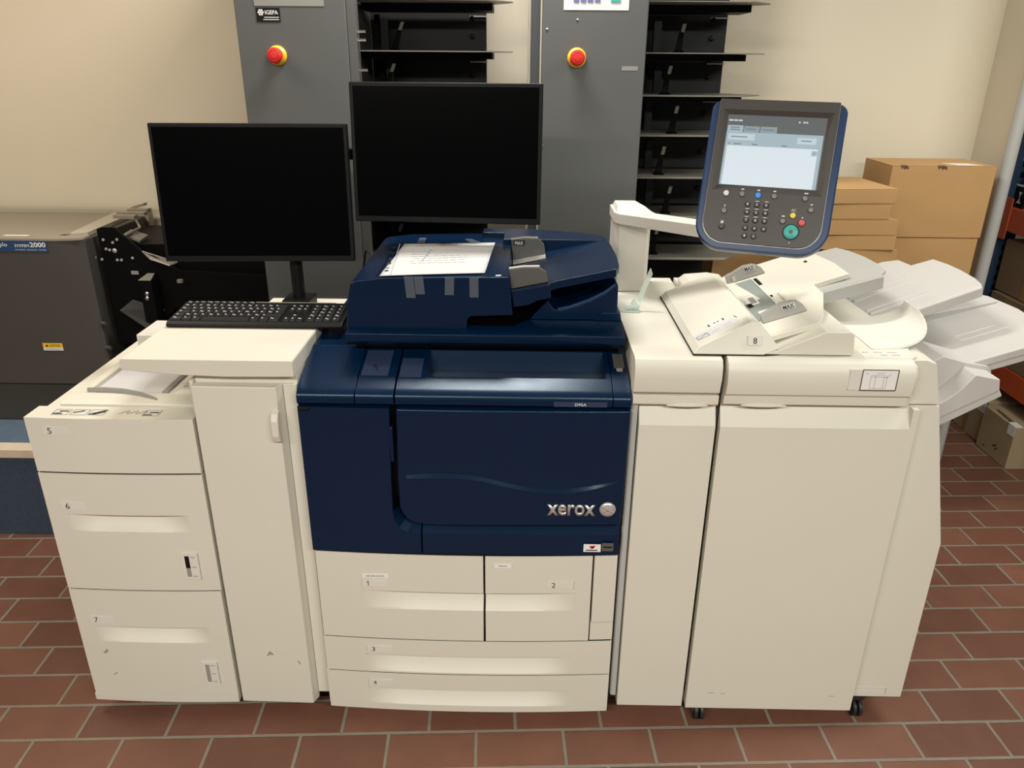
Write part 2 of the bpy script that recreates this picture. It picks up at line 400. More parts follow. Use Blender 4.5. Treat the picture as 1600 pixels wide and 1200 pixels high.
# the wave pressed into the right door
top = [(-.280, .811), (-.23, .8165), (-.174, .8175), (-.13, .8145), (-.092, .808), (-.05, .7975), (-.008, .787), (.035, .780), (.075, .777), (.12, .7778), (.17, .7835), (.22, .7935), (.256, .803)]
wid = [.010, .014, .015, .0135, .012, .012, .012, .014, .016, .014, .010, .006, .003]
b = MB(); V0 = []; V1 = []
for (x, z), w_ in zip(top, wid): V0.append(b.V((x, bowb(x)+.001, z))); V1.append(b.V((x, bowb(x)-.0045, z-w_)))
V2 = [b.V((v.co.x, v.co.y+.006, v.co.z-.0005)) for v in V1]
for i in range(len(V0)-1):
    b.face([V0[i], V0[i+1], V1[i+1], V1[i]]); b.face([V1[i], V1[i+1], V2[i+1], V2[i]])
b.build('wave_crease', navy, RD, smooth=60)
yl = bowb(.13)
text('xerox', 'maker_name', silver, RD, FRONT(yl), .068, .188, .700, .732, .0005, ex=.004, bold=.02)
bl_ = MB().ellipsoid((.2185, yl-.001, .7185), .0205, .008, .0205, 28, 16).build('logo_ball', silver, RD)
strokes('ball_ribbons', chrome, bl_, FRONT(yl-.0086), [(.206, .727, .222, .716), (.231, .727, .215, .716), (.206, .711, .222, .7215), (.231, .711, .215, .7215)], .0010)
ys = 1.653
st = card_on('service_sticker', white, P, FRONT(ys+.0005), .164, .208, .589, .612, 0, .001)
strokes('sticker_mark', redp, st, FRONT(ys), [(.181, .602, .191, .602), (.179, .605, .190, .606), (.184, .599, .193, .608)], .004)
strokes('sticker_text', inkm, st, FRONT(ys), [(.170, .594, .200, .594)], .003)
st = card_on('dark_sticker', midgrey, P, FRONT(ys+.0005), .2105, .240, .592, .616, 0, .001)
strokes('sticker_text', black, st, FRONT(ys), [(.214, .604, .237, .604)], .004)

# sloped top deck --------------------------------------------------
DY0, DZ0, DY1, DZ1 = 1.680, 1.0268, 1.842, 1.0735
lip = [(1.700, .988), (1.666, .988), (1.659, .995), (1.659, 1.012), (1.664, 1.0195), (DY0, DZ0)]
prof = lip+[(1.717, 1.0418), (DY1, DZ1), (DY1, .99)]
def deck(name, x0, x1, pts): return MB().prism('x', pts, x0, x1).build(name, navy, P, .0008, smooth=35)
deck('left_cover', -.534, -.3965, prof)
MC = deck('middle_cover', -.3945, -.3035, prof)
TCm = frame3((0, 1.672, 1.0305), (1, 0, 0), (0, .170, .043))
LC = MB().prism('x', prof, -.299, -.231)
LC.prism('x', lip+[(1.717, 1.0418), (1.795, 1.022), (1.812, 1.020), (1.826, 1.0694), (DY1, DZ1), (DY1, .99)], -.231, .204)
LC.prism('x', prof, .204, .2155)
LC = LC.build('tray_cover', navy, P, smooth=35)
b = MB(TCm).prism('z', rrect(-.389, -.324, .048, .156, .002), -.001, .0006); b.build('inset_pad', navy2, MC)
strokes('pad_marks', navy, MC, TCm, [(-.367, .092, -.358, .080), (-.363, .094, -.353, .082), (-.358, .078, -.348, .068)], .0022, .0012)
MB(TCm).prism('z', rrect(-.2965, -.2435, .043, .122, .003), .0002, .0012).build('small_lid', navy2, LC)
RCv = deck('right_cover', .2175, .259, prof)
rp = MB(TCm).prism('z', rrect(.2265, .2525, .092, .150, .002), 0, .0025).build('status_window', midgrey, RCv)
rp['label'] = 'grey status window'
MB(TCm).prism('z', rrect(.232, .247, .078, .090, .0015), 0, .002).build('power_switch', guidegrey, RCv)
npl = card_on('model_plate', navy2, LC, FRONT(1.6595), .077, .203, .9935, 1.0065, 0, .0012)
text('D95A', 'model_name', whitep, npl, FRONT(1.6585), .127, .154, .9962, 1.0032, .0005)
for x, in ((-.531,),): MB().cyl((x-.004, 1.668, .999), (x+.004, 1.668, .999), .004).build('hinge_pin', whitep, P)
# flat roof behind the deck and scanner base
box('roof', navy, P, -.534, .258, 1.8425, 2.38, .98, 1.0745, .001)
box('scanner_neck', black, P, -.422, .241, 1.83, 2.38, 1.0748, 1.0935, 0)
sb = [(1.800, 1.0935), (1.785, 1.098), (1.776, 1.108), (1.776, 1.1285), (1.782, 1.1325), (1.862, 1.1415), (2.40, 1.1415), (2.40, 1.0935)]
SB = MB().prism('x', sb, -.432, .251).build('scanner_base', navy, P, .0012, smooth=45)
# lens-shaped shadow groove along the rim of the scanner
b = MB(); n = 30
U0 = []; U1 = []
for i in range(n+1):
    x = -.428+.675*i/n; s_ = math.sin(PI*i/n)
    U0.append(b.V((x, 1.7745, 1.109))); U1.append(b.V((x, 1.7722, 1.1095+.011*s_)))
U2 = [b.V((v.co.x, 1.777, v.co.z+.0008)) for v in U1]
for i in range(n): b.face([U0[i], U0[i+1], U1[i+1], U1[i]]); b.face([U1[i], U1[i+1], U2[i+1], U2[i]])
b.build('rim_swoosh', navy, SB, smooth=60)
b = MB().prism('y', [(.186, 1.1415), (.199, 1.163), (.247, 1.163), (.251, 1.1415)], 1.862, 2.38); b.build('rear_corner', navy, SB, .002)
# document feeder --------------------------------------------------
ADF = MB().prism('y', [(-.4335, 1.134), (-.4305, 1.19), (-.417, 1.249), (-.405, 1.2545), (-.337, 1.2635), (-.16, 1.2675), (-.034, 1.2685), (-.024, 1.173), (-.128, 1.169), (-.135, 1.160), (-.137, 1.142), (-.137, 1.134)], 1.80, 2.305).build('document_feeder', navy, P, .002, smooth=45)
MB().prism('z', [(-.1335, 1.826), (-.024, 1.826), (.006, 1.855), (.018, 1.868), (.018, 2.30), (-.1335, 2.30)], 1.1335, 1.1720).build('throat_shade', voidblack, ADF)  # solid black block painting the darkness inside the feeder opening
box('mouth_back', black, ADF, -.03, .01, 1.90, 2.28, 1.170, 1.222, 0)
strokes('lid_seam', black, ADF, TOP(1.2615), [(-.358, 1.83, -.360, 2.12)], .0025, .0015)
MB().prism('z', [(-.120, 2.300), (.02, 2.295), (.16, 2.255), (.236, 2.205), (.236, 2.170), (.222, 2.152), (-.0575, 2.152), (-.0575, 2.235), (-.120, 2.240)], 1.142, 1.2850).build('rear_ridge', navy, ADF, .003)
box('status_dot', whitep, ADF, -.066, -.053, 1.812, 1.819, 1.2680, 1.2692, 0)
# sloped input tray
FT = MB()
tz = lambda x: 1.2315+.20*(x+.03) if x < .08 else 1.2535+.218*(x-.08)
pts = [(-.03, 1.818), (.068, 1.818), (.085, 1.826), (.226, 1.826), (.236, 1.86), (.240, 1.95), (.238, 2.08), (.234, 2.15), (-.03, 2.15)]
FT.slab([(x, y, tz(x)) for x, y in pts], (0, 0, -.020))
FT.slab([(-.028, 1.815, 1.230), (.066, 1.815, 1.2475), (.070, 1.815, 1.214), (.035, 1.815, 1.206), (.012, 1.815, 1.194), (-.022, 1.815, 1.189)], (0, .40, 0))
FT = FT.build('feeder_tray', navy, ADF, .0015)
for y, hh, nm in ((1.824, .049, 0), (2.105, .06, 1)):
    g_ = MB().prism('y', [(-.029, tz(-.029)+.0005), (.063, tz(.063)+.0005), (.056, tz(.06)+hh*.55), (.040, tz(.04)+hh*.86), (.0, tz(0)+hh), (-.034, tz(-.03)+hh*1.02)], y, y+.012).build('paper_guide', midgrey, FT, .003)
    g_['label'] = 'grey paper guide'
    MB().prism('y', [(-.034, tz(-.03)+hh*1.02+.0005), (0, tz(0)+hh+.0005), (.040, tz(.04)+hh*.86+.0005), (.040, tz(.04)+hh*.86+.003), (0, tz(0)+hh+.003), (-.034, tz(-.03)+hh*1.02+.003)], y, y+.012).build('guide_edge', traygrey, g_)
    if nm:
        MB().slab([(-.028, y-.001, tz(-.03)+.002), (.061, y-.001, tz(.06)+.002), (.061, y-.04, tz(.06)+.002), (-.028, y-.04, tz(-.03)+.002)], (0, 0, .003)).build('guide_foot', traygrey, g_)
        lab = card_on('max_label', inkm, g_, FRONT(y-.0005), -.028, .004, tz(0)+hh*.66, tz(0)+hh*.92, 0, .0006)
        text('MAX', 'max_text', whitep, lab, FRONT(y-.0012), -.023, -.001, tz(0)+hh*.70, tz(0)+hh*.86, .0004)
F_t = frame3((.08, 0, tz(.08)), (1, 0, .218), (0, 1, 0))
strokes('tray_print', whitep, FT, F_t, [(.0, 2.11, .012, 2.11), (.018, 2.112, .026, 2.112), (.0, 2.085, .01, 2.085), (.0, 2.06, .006, 2.06), (.003, 2.035, .012, 2.035)], .006, .0009)
# output tray underneath
OT = MB().prism('y', [(.020, 1.1425), (.060, 1.190), (.066, 1.188), (.078, 1.170), (.090, 1.1655), (.12, 1.172), (.165, 1.189), (.205, 1.210), (.234, 1.2335), (.238, 1.2335), (.240, 1.1425)], 1.866, 2.20).build('output_tray', navy, ADF, .0015, smooth=50)
MB().prism('y', [(.090, 1.167), (.12, 1.1735), (.165, 1.1905), (.205, 1.2115), (.232, 1.2335), (.230, 1.238), (.203, 1.217), (.163, 1.196), (.118, 1.179), (.088, 1.172)], 1.8655, 1.870).build('tray_rim', navyring, OT)
for k in range(5):
    y = 1.93+.05*k
    MB().slab([(.075, y, 1.212), (.232, y, 1.252), (.236, y+.012, 1.240), (.080, y+.012, 1.198)], (0, .010, 0)).build('stacking_rib', black, OT)

# ================================================================== taped sheet on the feeder
PS = thing('paper_sheet', 'white printed instruction sheet taped on the blue document feeder', 'paper', (-.21, 1.98, 1.27))
PC = [Vector((-.346, 1.805, 1.2648)), Vector((-.093, 1.826, 1.2695)), Vector((-.080, 2.166, 1.2695)), Vector((-.336, 2.153, 1.2648))]
b = MB(); N_ = 16
gr = []
for j in range(N_+1):
    row = []
    for i in range(N_+1):
        u, v = i/N_, j/N_
        p = PC[0]*(1-u)*(1-v)+PC[1]*u*(1-v)+PC[2]*u*v+PC[3]*(1-u)*v
        row.append((p.x, p.y, max(p.z, 1.2545+.009*min(1, (p.x+.405)/.068)+.0 if p.x < -.337 else p.z)+.0026+.0007*math.sin(v*9+u*3)))
    gr.append(row)
vs = [[b.V(p) for p in r] for r in gr]
for a, c in zip(vs, vs[1:]):
    for i in range(N_): b.face([a[i], a[i+1], c[i+1], c[i]])
sheet = b.build('sheet', paperm, PS, smooth=80)
so = sheet.modifiers.new('thickness', 'SOLIDIFY'); so.thickness = .0006
PF = frame3(PC[0]+Vector((0, 0, .0032)), PC[1]-PC[0], PC[3]-PC[0])
wS, hS = (PC[1]-PC[0]).length, (PC[3]-PC[0]).length
strokes('margin_line', greyink, sheet, PF, [(.026, .004, .026, hS-.004)], .0022)
strokes('margin_print', inkm, sheet, PF, [(.009, y, .018, y) for y in (.04, .046, .07, .115, .122, .129, .16, .17, .23, .24, .29, .30, .307)], .0045)
rows = []
for k, y in enumerate((.285, .262, .238, .214, .190, .166, .142, .118)):
    x = .062+random.uniform(0, .012)
    while x < wS-.045:
        l = random.uniform(.008, .022); rows.append((x, y, min(x+l, wS-.04), y)); x += l+.004
strokes('printed_lines', paleink, sheet, PF, rows, .0035)
strokes('printed_heading', redink, sheet, PF, [(.075, .312, .19, .314)], .003)
strokes('printed_bullets', blueink, sheet, PF, [(.112-.004*k, .255-.027*k, .118-.004*k, .255-.027*k) for k in range(5)], .005)
TG = 'clear tape strips holding the sheet'
def tape(label, top, d, m=tapem):
    o = MB().slab(top, d).build('adhesive_tape', m); return tag(o, label, 'tape', TG)
def front_tape(label, x0, x1, zb, sk=0):
    tape(label, [(x0+sk, 1.7975, zb), (x1+sk, 1.7975, zb), (x1, 1.7975, 1.2685), (x0, 1.7975, 1.2685)], (0, .0012, 0))
front_tape('long pale tape strip farthest left on the front of the blue document feeder', -.286, -.2635, 1.2150, .004)
front_tape('darker tape strip directly right of the long leftmost strip, feeder front', -.262, -.240, 1.2245, .003)
front_tape('dark short tape strip alone midway along the front of the feeder', -.187, -.165, 1.2235, -.002)
front_tape('pale tape strip nearest the grey paper guides, on the feeder front', -.1285, -.107, 1.2180)
tape('tape strip at the back edge of the sheet, near its left corner', [(-.300, 2.150, 1.2722), (-.279, 2.150, 1.2722), (-.281, 2.215, 1.2722), (-.301, 2.215, 1.2722)], (0, 0, -.0008))
tape('crumpled white tape at the back edge of the sheet, towards the right', [(-.150, 2.150, 1.2745), (-.122, 2.156, 1.2745), (-.148, 2.198, 1.2745), (-.168, 2.196, 1.2745)], (0, 0, -.0008))

# ================================================================== HIGH CAPACITY FEEDER (trays 5-7)
H = thing('paper_feeder', 'cream high capacity paper feeder at the far left with trays five to seven', 'paper feeder', (-1.0, 2.0, 0))
HX, HHW, HB, HY = -1.003, .215, .006, 1.672
box('body', cream, H, -1.204, -.800, 1.71, 2.33, .07, .925, .004)
box('plinth', black, H, -1.17, -.82, 1.74, 2.30, .02, .07, 0)
for x in (-1.15, -.85): MB().cyl((x, 1.80, 0), (x, 1.80, .03), .02).build('foot', rubber, H)
def gauge(par, u0, u1, v0, v1, full):
    y = 1.6655
    g = card_on('level_gauge', cream2, par, FRONT(y), u0, u1, v0, v1, -.002, .0008)
    w_ = u1-u0; h = v1-v0
    s_ = card_on('gauge_slot', guidegrey, g, FRONT(y), u0+w_*.22, u0+w_*.48, v0+h*.10, v0+h*.90, .0007, .0012)
    if full: card_on('gauge_marker', black, s_, FRONT(y), u0+w_*.22, u0+w_*.48, v0+h*.44, v0+h*.90, .0011, .0016)
    strokes('gauge_marks', greyink, g, FRONT(y), [(u0+w_*.56, v0+h*q, u0+w_*.84, v0+h*q) for q in (.86, .48, .12)], .004, .0014)
    return g
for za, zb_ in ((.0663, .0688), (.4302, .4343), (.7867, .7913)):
    drawer_front('drawer_gap_shade', black, H, -1.206, -.801, za, zb_, HY+.003, HX, HHW, HB, back=1.7095)  # black strips again, painting the feeder's drawer gaps dark
d5 = drawer_front('drawer', cream, H, -1.2095, -.7965, .7915, .9405, HY, HX, HHW, HB, back=1.738)
label_plate(d5, -1.168, -1.103, .895, .918, HY-.0035, '5')
d6 = drawer_front('drawer', cream, H, -1.2100, -.7965, .4345, .7865, HY, HX, HHW, HB, (-1.155, -.850, .668, .618, .025, .10, .10))
label_plate(d6, -1.170, -1.105, .681, .705, HY-.0035, '6'); gauge(d6, -.886, -.842, .474, .555, True)
d7 = drawer_front('drawer', cream, H, -1.2100, -.7985, .0690, .4300, HY, HX, HHW, HB, (-1.158, -.850, .309, .257, .025, .10, .10))
label_plate(d7, -1.170, -1.105, .320, .344, HY-.0035, '7'); gauge(d7, -.885, -.842, .114, .191, False)
strokes('scuff_mark', dirt, d7, FRONT(HY-.004), [(-1.155, .217, -1.143, .231), (-1.151, .216, -1.141, .226), (-1.141, .139, -1.130, .148)], .0022, .0014)
drawer_front('kick_strip', cream, H, -1.2120, -.7985, .0440, .0660, HY-.002, HX, HHW, HB)
# open tray on top
box('tray_floor', cream, H, -1.204, -.800, 1.74, 2.30, .9255, .9300, 0)
MB().prism('x', [(1.744, .930), (1.744, .9445), (1.752, .9475), (1.812, .9475), (1.818, .930)], -1.160, -.800).build('front_step', cream, H, .002)
MB().prism('y', [(-1.150, .930), (-1.146, .950), (-1.124, .950), (-1.1195, .930)], 1.81, 2.28).build('side_rail', cream, H, .002)
MB().prism('y', [(-.932, .930), (-.880, .958), (-.800, .962), (-.800, .930)], 1.81, 2.28).build('paper_ramp', cream2, H, .002)
gd_ = [(-1.125, 1.812, .0110), (-1.08, 1.812, .0125), (-1.03, 1.806, .0125), (-.985, 1.792, .0110), (-.945, 1.775, .0075), (-.925, 1.766, .0020)]
MB().loft([[(x, y, .9475), (x, y+.006, .9475), (x, y+.006, .9475+h), (x, y, .9475+h)] for x, y, h in gd_]).build('front_guide', guidegrey, H, .0006, smooth=60)
ic = []
F = TOP(.9410)
def icon(u, v, s_):
    return [(u, v, u+s_, v), (u+s_, v, u+s_, v+s_*.8), (u+s_, v+s_*.8, u, v+s_*.8), (u, v+s_*.8, u, v), (u+.2*s_, v+.3*s_, u+.8*s_, v+.55*s_)]
for x in (-1.152, -1.106, -1.062, -.928): ic += icon(x, 1.688, .038)
strokes('tray_icons', greyink, d5, F, ic, .0022, .0006)
ic = []
for k in range(6): ic += [(-.99+.011*k+(k % 2)*.002, 1.695+(k % 2)*.012, -.982+.011*k, 1.706+(k % 2)*.012), (-.982+.011*k, 1.700, -.978+.011*k, 1.712)]
strokes('tray_icons', greyink, d5, F, ic, .0018, .0006)
strokes('warning_print', inkm, d5, F, [(-1.060, 1.690, -1.026, 1.716), (-1.050, 1.690, -1.026, 1.708), (-.925, 1.692, -.905, 1.692), (-.915, 1.706, -.893, 1.706), (-1.150, 1.694, -1.128, 1.694), (-1.140, 1.708, -1.118, 1.708), (-1.102, 1.700, -1.080, 1.712)], .0045, .0008)
FR = frame3((-.88, 0, .958), (1, 0, .05), (0, 1, 0))
strokes('ramp_icons', greyink, H, FR, [(.0+.013*k, 1.830, .007+.013*k, 1.838) for k in range(5)]+[(.007+.013*k, 1.830, 0+.013*k, 1.838) for k in range(5)]+icon(.035, 1.86, .03), .0018, .0008)
strokes('ramp_warning', inkm, H, FR, [(.040, 1.905, .062, 1.905), (.040, 1.918, .066, 1.918), (.044, 1.93, .07, 1.895)], .006, .0008)
rear = MB().box(-1.131, -.985, 2.112, 2.25, .9305, 1.000).build('rear_housing', cream2, H, .004)
ST = MB().box(-1.1120, -.9360, 1.822, 2.16, .9305, .9465).build('paper_stack', paperm, None, .001)
tag(ST, 'stack of white paper lying in the open top tray of the left feeder', 'paper stack')

# ================================================================== CONNECTING CABINET + WORKTOP
K = thing('door_cabinet', 'tall narrow cream cabinet with one plain door between feeder and blue printer', 'cabinet', (-.665, 2.0, 0))
box('body', cream, K, -.788, -.5395, 1.70, 2.33, .07, 1.052, .003)
box('plinth', black, K, -.76, -.56, 1.74, 2.30, 0, .07, 0)
box('side_strip', cream, K, -.5715, -.5395, 1.688, 1.70, .07, 1.03, .001)
KD = MB().prism('z', [(-.788, 1.700), (-.788, 1.670), (-.5835, 1.666), (-.5730, 1.690), (-.5730, 1.700)], .046, 1.0295).build('door', cream, K, .003)
b = MB().prism('x', [(1.668, .972), (1.668, .884), (1.652, .892), (1.6445, .910), (1.6445, .950), (1.652, .966)], -.5985, -.5800)
kh = b.build('door_handle', cream, KD, .003)
strokes('scuff_mark', dirt, KD, FRONT(1.6665), [(-.696, .218, -.688, .232), (-.688, .232, -.680, .222), (-.690, .224, -.683, .222), (-.612, .202, -.607, .190)], .003, .0010)
box('latch_block', cream, K, -.799, -.789, 1.69, 1.74, .95, 1.035, .002)
W = MB()
W.prism('y', [(-.946, 1.072), (-.944, 1.094), (-.940, 1.0975), (-.540, 1.0975), (-.537, 1.094), (-.537, 1.0565), (-.70, 1.0545), (-.80, 1.0575), (-.90, 1.0650), (-.940, 1.0690)], 1.668, 2.137)
tag(W.build('worktop', cream, None, .002), 'cream shelf top carrying the black keyboard', 'worktop')

# ================================================================== KEYBOARD, MOUSE, SCREENS
KB = thing('keyboard', 'black computer keyboard lying on the cream worktop', 'keyboard', (-.715, 1.965, 1.098))
KF = frame3((-.930, 1.893, 1.0995), (1, .004, 0), (0, 1, .085))
kw, kd = .462, .150
o = MB(KF).prism('x', [(0, -.0005), (0, .008), (.010, .014), (kd-.004, .014), (kd, .010), (kd, -.0005)], 0, kw).build('case', black, KB, .003)
MB(KF).box(.02, .06, kd-.02, kd-.008, -.012, -.0006).build('foot', black, KB); MB(KF).box(kw-.06, kw-.02, kd-.02, kd-.008, -.012, -.0006).build('foot', black, KB)
caps = MB(KF); legends = []; nkey = 0
kb_keys = []
rowsdef = [[1.4, 1.2, 1.2, 6.2, 1.2, 1.2, 1.4], [1.3]+[1]*10+[2.7], [1.7]+[1]*11+[2.3-1.0], [1.5]+[1]*12+[1.5], [1]*13+[2], [1]*15]
pitch = (kd-.020)/6
for r, rd_ in enumerate(rowsdef):
    tot = sum(rd_); x = .008; unit = (.285)/tot
    for w_ in rd_:
        kb_keys.append((x+.001, x+unit*w_-.001, .012+r*pitch+.001, .012+(r+1)*pitch-.002)); x += unit*w_
    x = .302
    for q in range(3):
        if r in (4, 5, 3) or (r == 0) or (r == 1 and q == 1): kb_keys.append((x+.001, x+.0165, .012+r*pitch+.001, .012+(r+1)*pitch-.002))
        x += .0175
    x = .364
    for q in range(5 if r == 5 else 4):
        kb_keys.append((x+.001, x+.0205, .012+r*pitch+.001, .012+(r+1)*pitch-.002)); x += .0220 if r < 5 else .0176
for i, (x0, x1, y0, y1) in enumerate(kb_keys[:100]):
    kk = MB(KF).loft([[(x0, y0, .0138), (x1, y0, .0138), (x1, y1, .0138), (x0, y1, .0138)], [(x0+.001, y0+.001, .0185), (x1-.001, y0+.001, .0185), (x1-.001, y1-.001, .0185), (x0+.001, y1-.001, .0185)]]).build('key', keyblack, KB)
    if x1-x0 < .09:
        strokes('key_legend', white, kk, KF, [(x0+.004, y1-.006, x0+.0085, y1-.006)]+([(x0+.010, y1-.009, x0+.0125, y1-.009)] if i % 3 == 0 else []), .0028, .0190)
MS = thing('computer_mouse', 'glossy black computer mouse left of the blue scanner', 'mouse', (-.482, 2.125, 1.075))
gl = mat('glossy_black', (.008, .008, .008, 1), .12)
MB().ellipsoid((-.482, 2.125, 1.0750), .031, .055, .036, 24, 14, zmin=0).build('shell', gl, MS)
MB().cyl((-.488, 2.085, 1.100), (-.476, 2.085, 1.100), .008).build('scroll_wheel', charcoal, MS)
WD = MB().ellipsoid((-.478, 2.25, 1.0750), .040, .045, .045, 24, 14, zmin=0).build('tape_dispenser', whitep)
WD.name = 'rounded_gadget'; tag(WD, 'small white rounded gadget behind the black mouse', 'gadget')
CB = MB().tube([(-.50, 2.305, 1.0785), (-.525, 2.325, 1.11), (-.48, 2.34, 1.15), (-.45, 2.355, 1.16), (-.49, 2.36, 1.20), (-.515, 2.365, 1.0785)], .0035).build('cable', black)
tag(CB, 'thin black cable curling behind the white gadget', 'cable')

SG = 'dark monitors above the worktop'
arm = thing('monitor_arm', 'black twin monitor arm clamped to the back of the worktop', 'monitor arm', (-.66, 2.165, 1.098))
MB().cyl((-.66, 2.185, 1.098), (-.66, 2.185, 1.52), .018).build('pole', black, arm)
MB().box(-.70, -.62, 2.140, 2.23, 1.060, 1.100).build('clamp', black, arm, .003)
MB().box(-.80, -.15, 2.204, 2.230, 1.490, 1.520).build('cross_bar', black, arm, .003)
def monitor(x0, x1, z0, z1, label, rz):
    cx = (x0+x1)/2; w_ = (x1-x0)/2; hh = (z1-z0)
    m_ = thing('computer_monitor', label, 'monitor', (cx, 2.135, z0), SG)
    Fm = Matrix.Translation((cx, 2.115, z0)) @ Matrix.Rotation(rz, 4, 'Z') @ Matrix.Rotation(R(-4), 4, 'X')
    MB(Fm).loft([[(-w_, 0, 0), (w_, 0, 0), (w_, 0, hh), (-w_, 0, hh)], [(-w_, .022, 0), (w_, .022, 0), (w_, .022, hh), (-w_, .022, hh)], [(-w_*.6, .045, hh*.2), (w_*.6, .045, hh*.2), (w_*.6, .045, hh*.8), (-w_*.6, .045, hh*.8)]]).build('housing', black, m_, .003)
    MB(Fm).box(-w_+.010, w_-.010, -.0015, .0, .016, hh-.010).build('screen', screenoff, m_)
    MB(Fm).box(-.05, .05, .046, .075, hh*.42, hh*.78).build('mount_plate', black, m_)
monitor(-1.000, -.475, 1.222, 1.590, 'dark monitor hanging directly above the black keyboard', R(3))
monitor(-.465, .045, 1.335, 1.695, 'dark monitor hanging behind the blue document feeder', R(-3))

# ================================================================== INTERFACE CABINET (right of the printer)
I = thing('interface_cabinet', 'narrow cream cabinet between blue printer and wide finisher', 'cabinet', (.365, 2.0, 0))
box('body', cream, I, .264, .4685, 1.71, 2.385, .085, 1.1125, .002)
MB().cyl((.30, 1.78, 0), (.30, 1.78, .09), .018).build('foot', rubber, I); MB().cyl((.30, 2.3, 0), (.30, 2.3, .09), .018).build('foot', rubber, I)
MB().cyl((.44, 1.78, 0), (.44, 1.78, .09), .018).build('foot', rubber, I); MB().cyl((.44, 2.3, 0), (.44, 2.3, .09), .018).build('foot', rubber, I)
MB().prism('x', [(1.700, 1.0285), (1.668, 1.0285), (1.662, 1.033), (1.655, 1.070), (1.658, 1.100), (1.668, 1.1135), (1.685, 1.1165), (2.385, 1.1165), (2.385, 1.1125), (1.700, 1.1125)], .262, .4655).build('top_cover', cream, I, .0015, smooth=50)
hs = MB().prism('x', [(1.705, .998), (1.668, .998), (1.664, 1.003), (1.664, 1.0245), (1.705, 1.0245)], .2635, .4655).build('handle_strip', cream, I, .0015)
MB().ellipsoid((.392, 1.664, .9995), .050, .006, .0045, 24, 10).build('finger_lip', cream, hs)
MB().prism('x', [(1.705, .061), (1.666, .061), (1.666, .945), (1.688, .994), (1.705, .994)], .2825, .4665).build('door', cream, I, .002)
MB().prism('z', [(.2625, 1.705), (.2625, 1.680), (.2665, 1.676), (.2785, 1.676), (.2805, 1.682), (.2805, 1.705)], .088, .996).build('side_rail', pipem, I, .001)

# ================================================================== FINISHER
Fi = thing('finisher', 'wide cream finisher cabinet with sloping right side and two output trays', 'finisher', (.78, 2.03, 0))
side = [(.4765, .088), (1.0895, .088), (1.0880, .608), (.9985, .996), (.4765, .996)]
MB().prism('y', side, 1.688, 2.385).build('body', cream, Fi, .002)
MB().prism('y', [(.4765, .999), (.9975, .999), (.9690, 1.1040), (.945, 1.1120), (.4765, 1.1120)], 1.688, 2.385).build('upper_body', cream, Fi, .0025)
MB().prism('x', [(1.70, .059), (1.664, .059), (1.664, .944), (1.686, .988), (1.686, .995), (1.70, .995)], .4765, .9265).prism('x', [(1.70, .059), (1.664, .059), (1.664, .995), (1.70, .995)], .9265, .9415).build('front_door', cream, Fi)
cap = [(1.700, 1.0000), (1.676, 1.0000), (1.664, 1.004), (1.662, 1.028), (1.652, 1.034), (1.648, 1.060), (1.650, 1.090), (1.658, 1.108), (1.672, 1.1165), (1.700, 1.1175)]
cp = MB().prism('x', cap, .4765, .9060).prism('x', [(1.700, 1.004), (1.670, 1.004), (1.668, 1.030), (1.660, 1.040), (1.658, 1.085), (1.668, 1.104), (1.700, 1.112)], .9060, .9150).build('front_cover', cream, Fi, .0015, smooth=50)
MB().ellipsoid((.572, 1.664, 1.0015), .055, .006, .0045, 24, 10).build('finger_lip', cream, cp)
MB().prism('z', [(.4765, 1.688), (.4765, 2.385), (.930, 2.385), (.945, 2.0), (.945, 1.78), (.925, 1.745), (.925, 1.70), (.90, 1.675), (.4765, 1.675)], 1.1120, 1.1180).build('top_cover', cream, Fi, .002)
box('bottom_slot', cream2, Fi, .9420, 1.0400, 1.6855, 1.690, .100, .122, .001)
strokes('slot_edge', greyink, Fi, FRONT(1.6855), [(.943, .1225, 1.0405, .1225), (1.0405, .100, 1.0405, .1225)], .0015, .0005)
# sticker with the machine drawing on the cover
p0 = at(1348.5, 577, y=1.650); p1 = at(1397.5, 609.5, y=1.650)
F = FRONT(1.6475)
card_on('label_pocket', cream2, cp, F, p0.x-.028, p0.x-.001, p1.z, p0.z, -.002, .0008)
sk = card_on('drawing_sticker', white, cp, F, p0.x, p1.x, p1.z, p0.z, -.002, .0010)
a, b_, c_, d_ = p0.x, p1.x, p1.z, p0.z; w_ = b_-a; h_ = d_-c_
strokes('sticker_frame', charcoal, sk, F, [(a, c_, b_, c_), (b_, c_, b_, d_), (b_, d_, a, d_), (a, d_, a, c_)], .0022, .0014)
L_ = lambda *q: tuple((a+w_*v if i % 2 == 0 else c_+h_*v) for i, v in enumerate(q))
strokes('machine_drawing', greyink, sk, F, [L_(.25, .1, .70, .1), L_(.25, .1, .25, .7), L_(.70, .1, .70, .7), L_(.25, .66, .70, .66), L_(.38, .1, .38, .72), L_(.62, .1, .62, .72), L_(.25, .73, .66, .76), L_(.40, .82, .62, .86), L_(.66, .60, .80, .78), L_(.08, .85, .18, .78)], .0012, .0013)
tp = card_on('icon_pad', cream2, Fi, TOP(1.1180), .795, .905, 1.682, 1.728, 0, .0008)
strokes('pad_icons', greyink, tp, TOP(1.1188), [(.803, 1.718, .818, 1.718), (.830, 1.718, .850, 1.718), (.862, 1.718, .885, 1.718), (.84, 1.700, .856, 1.700), (.866, 1.700, .885, 1.700)], .0045, .0005)
strokes('scuff_mark', dirt, Fi, FRONT(1.6635), [(.535, .115, .553, .116), (.570, .113, .583, .113), (.872, .110, .887, .112)], .0015, .0008)
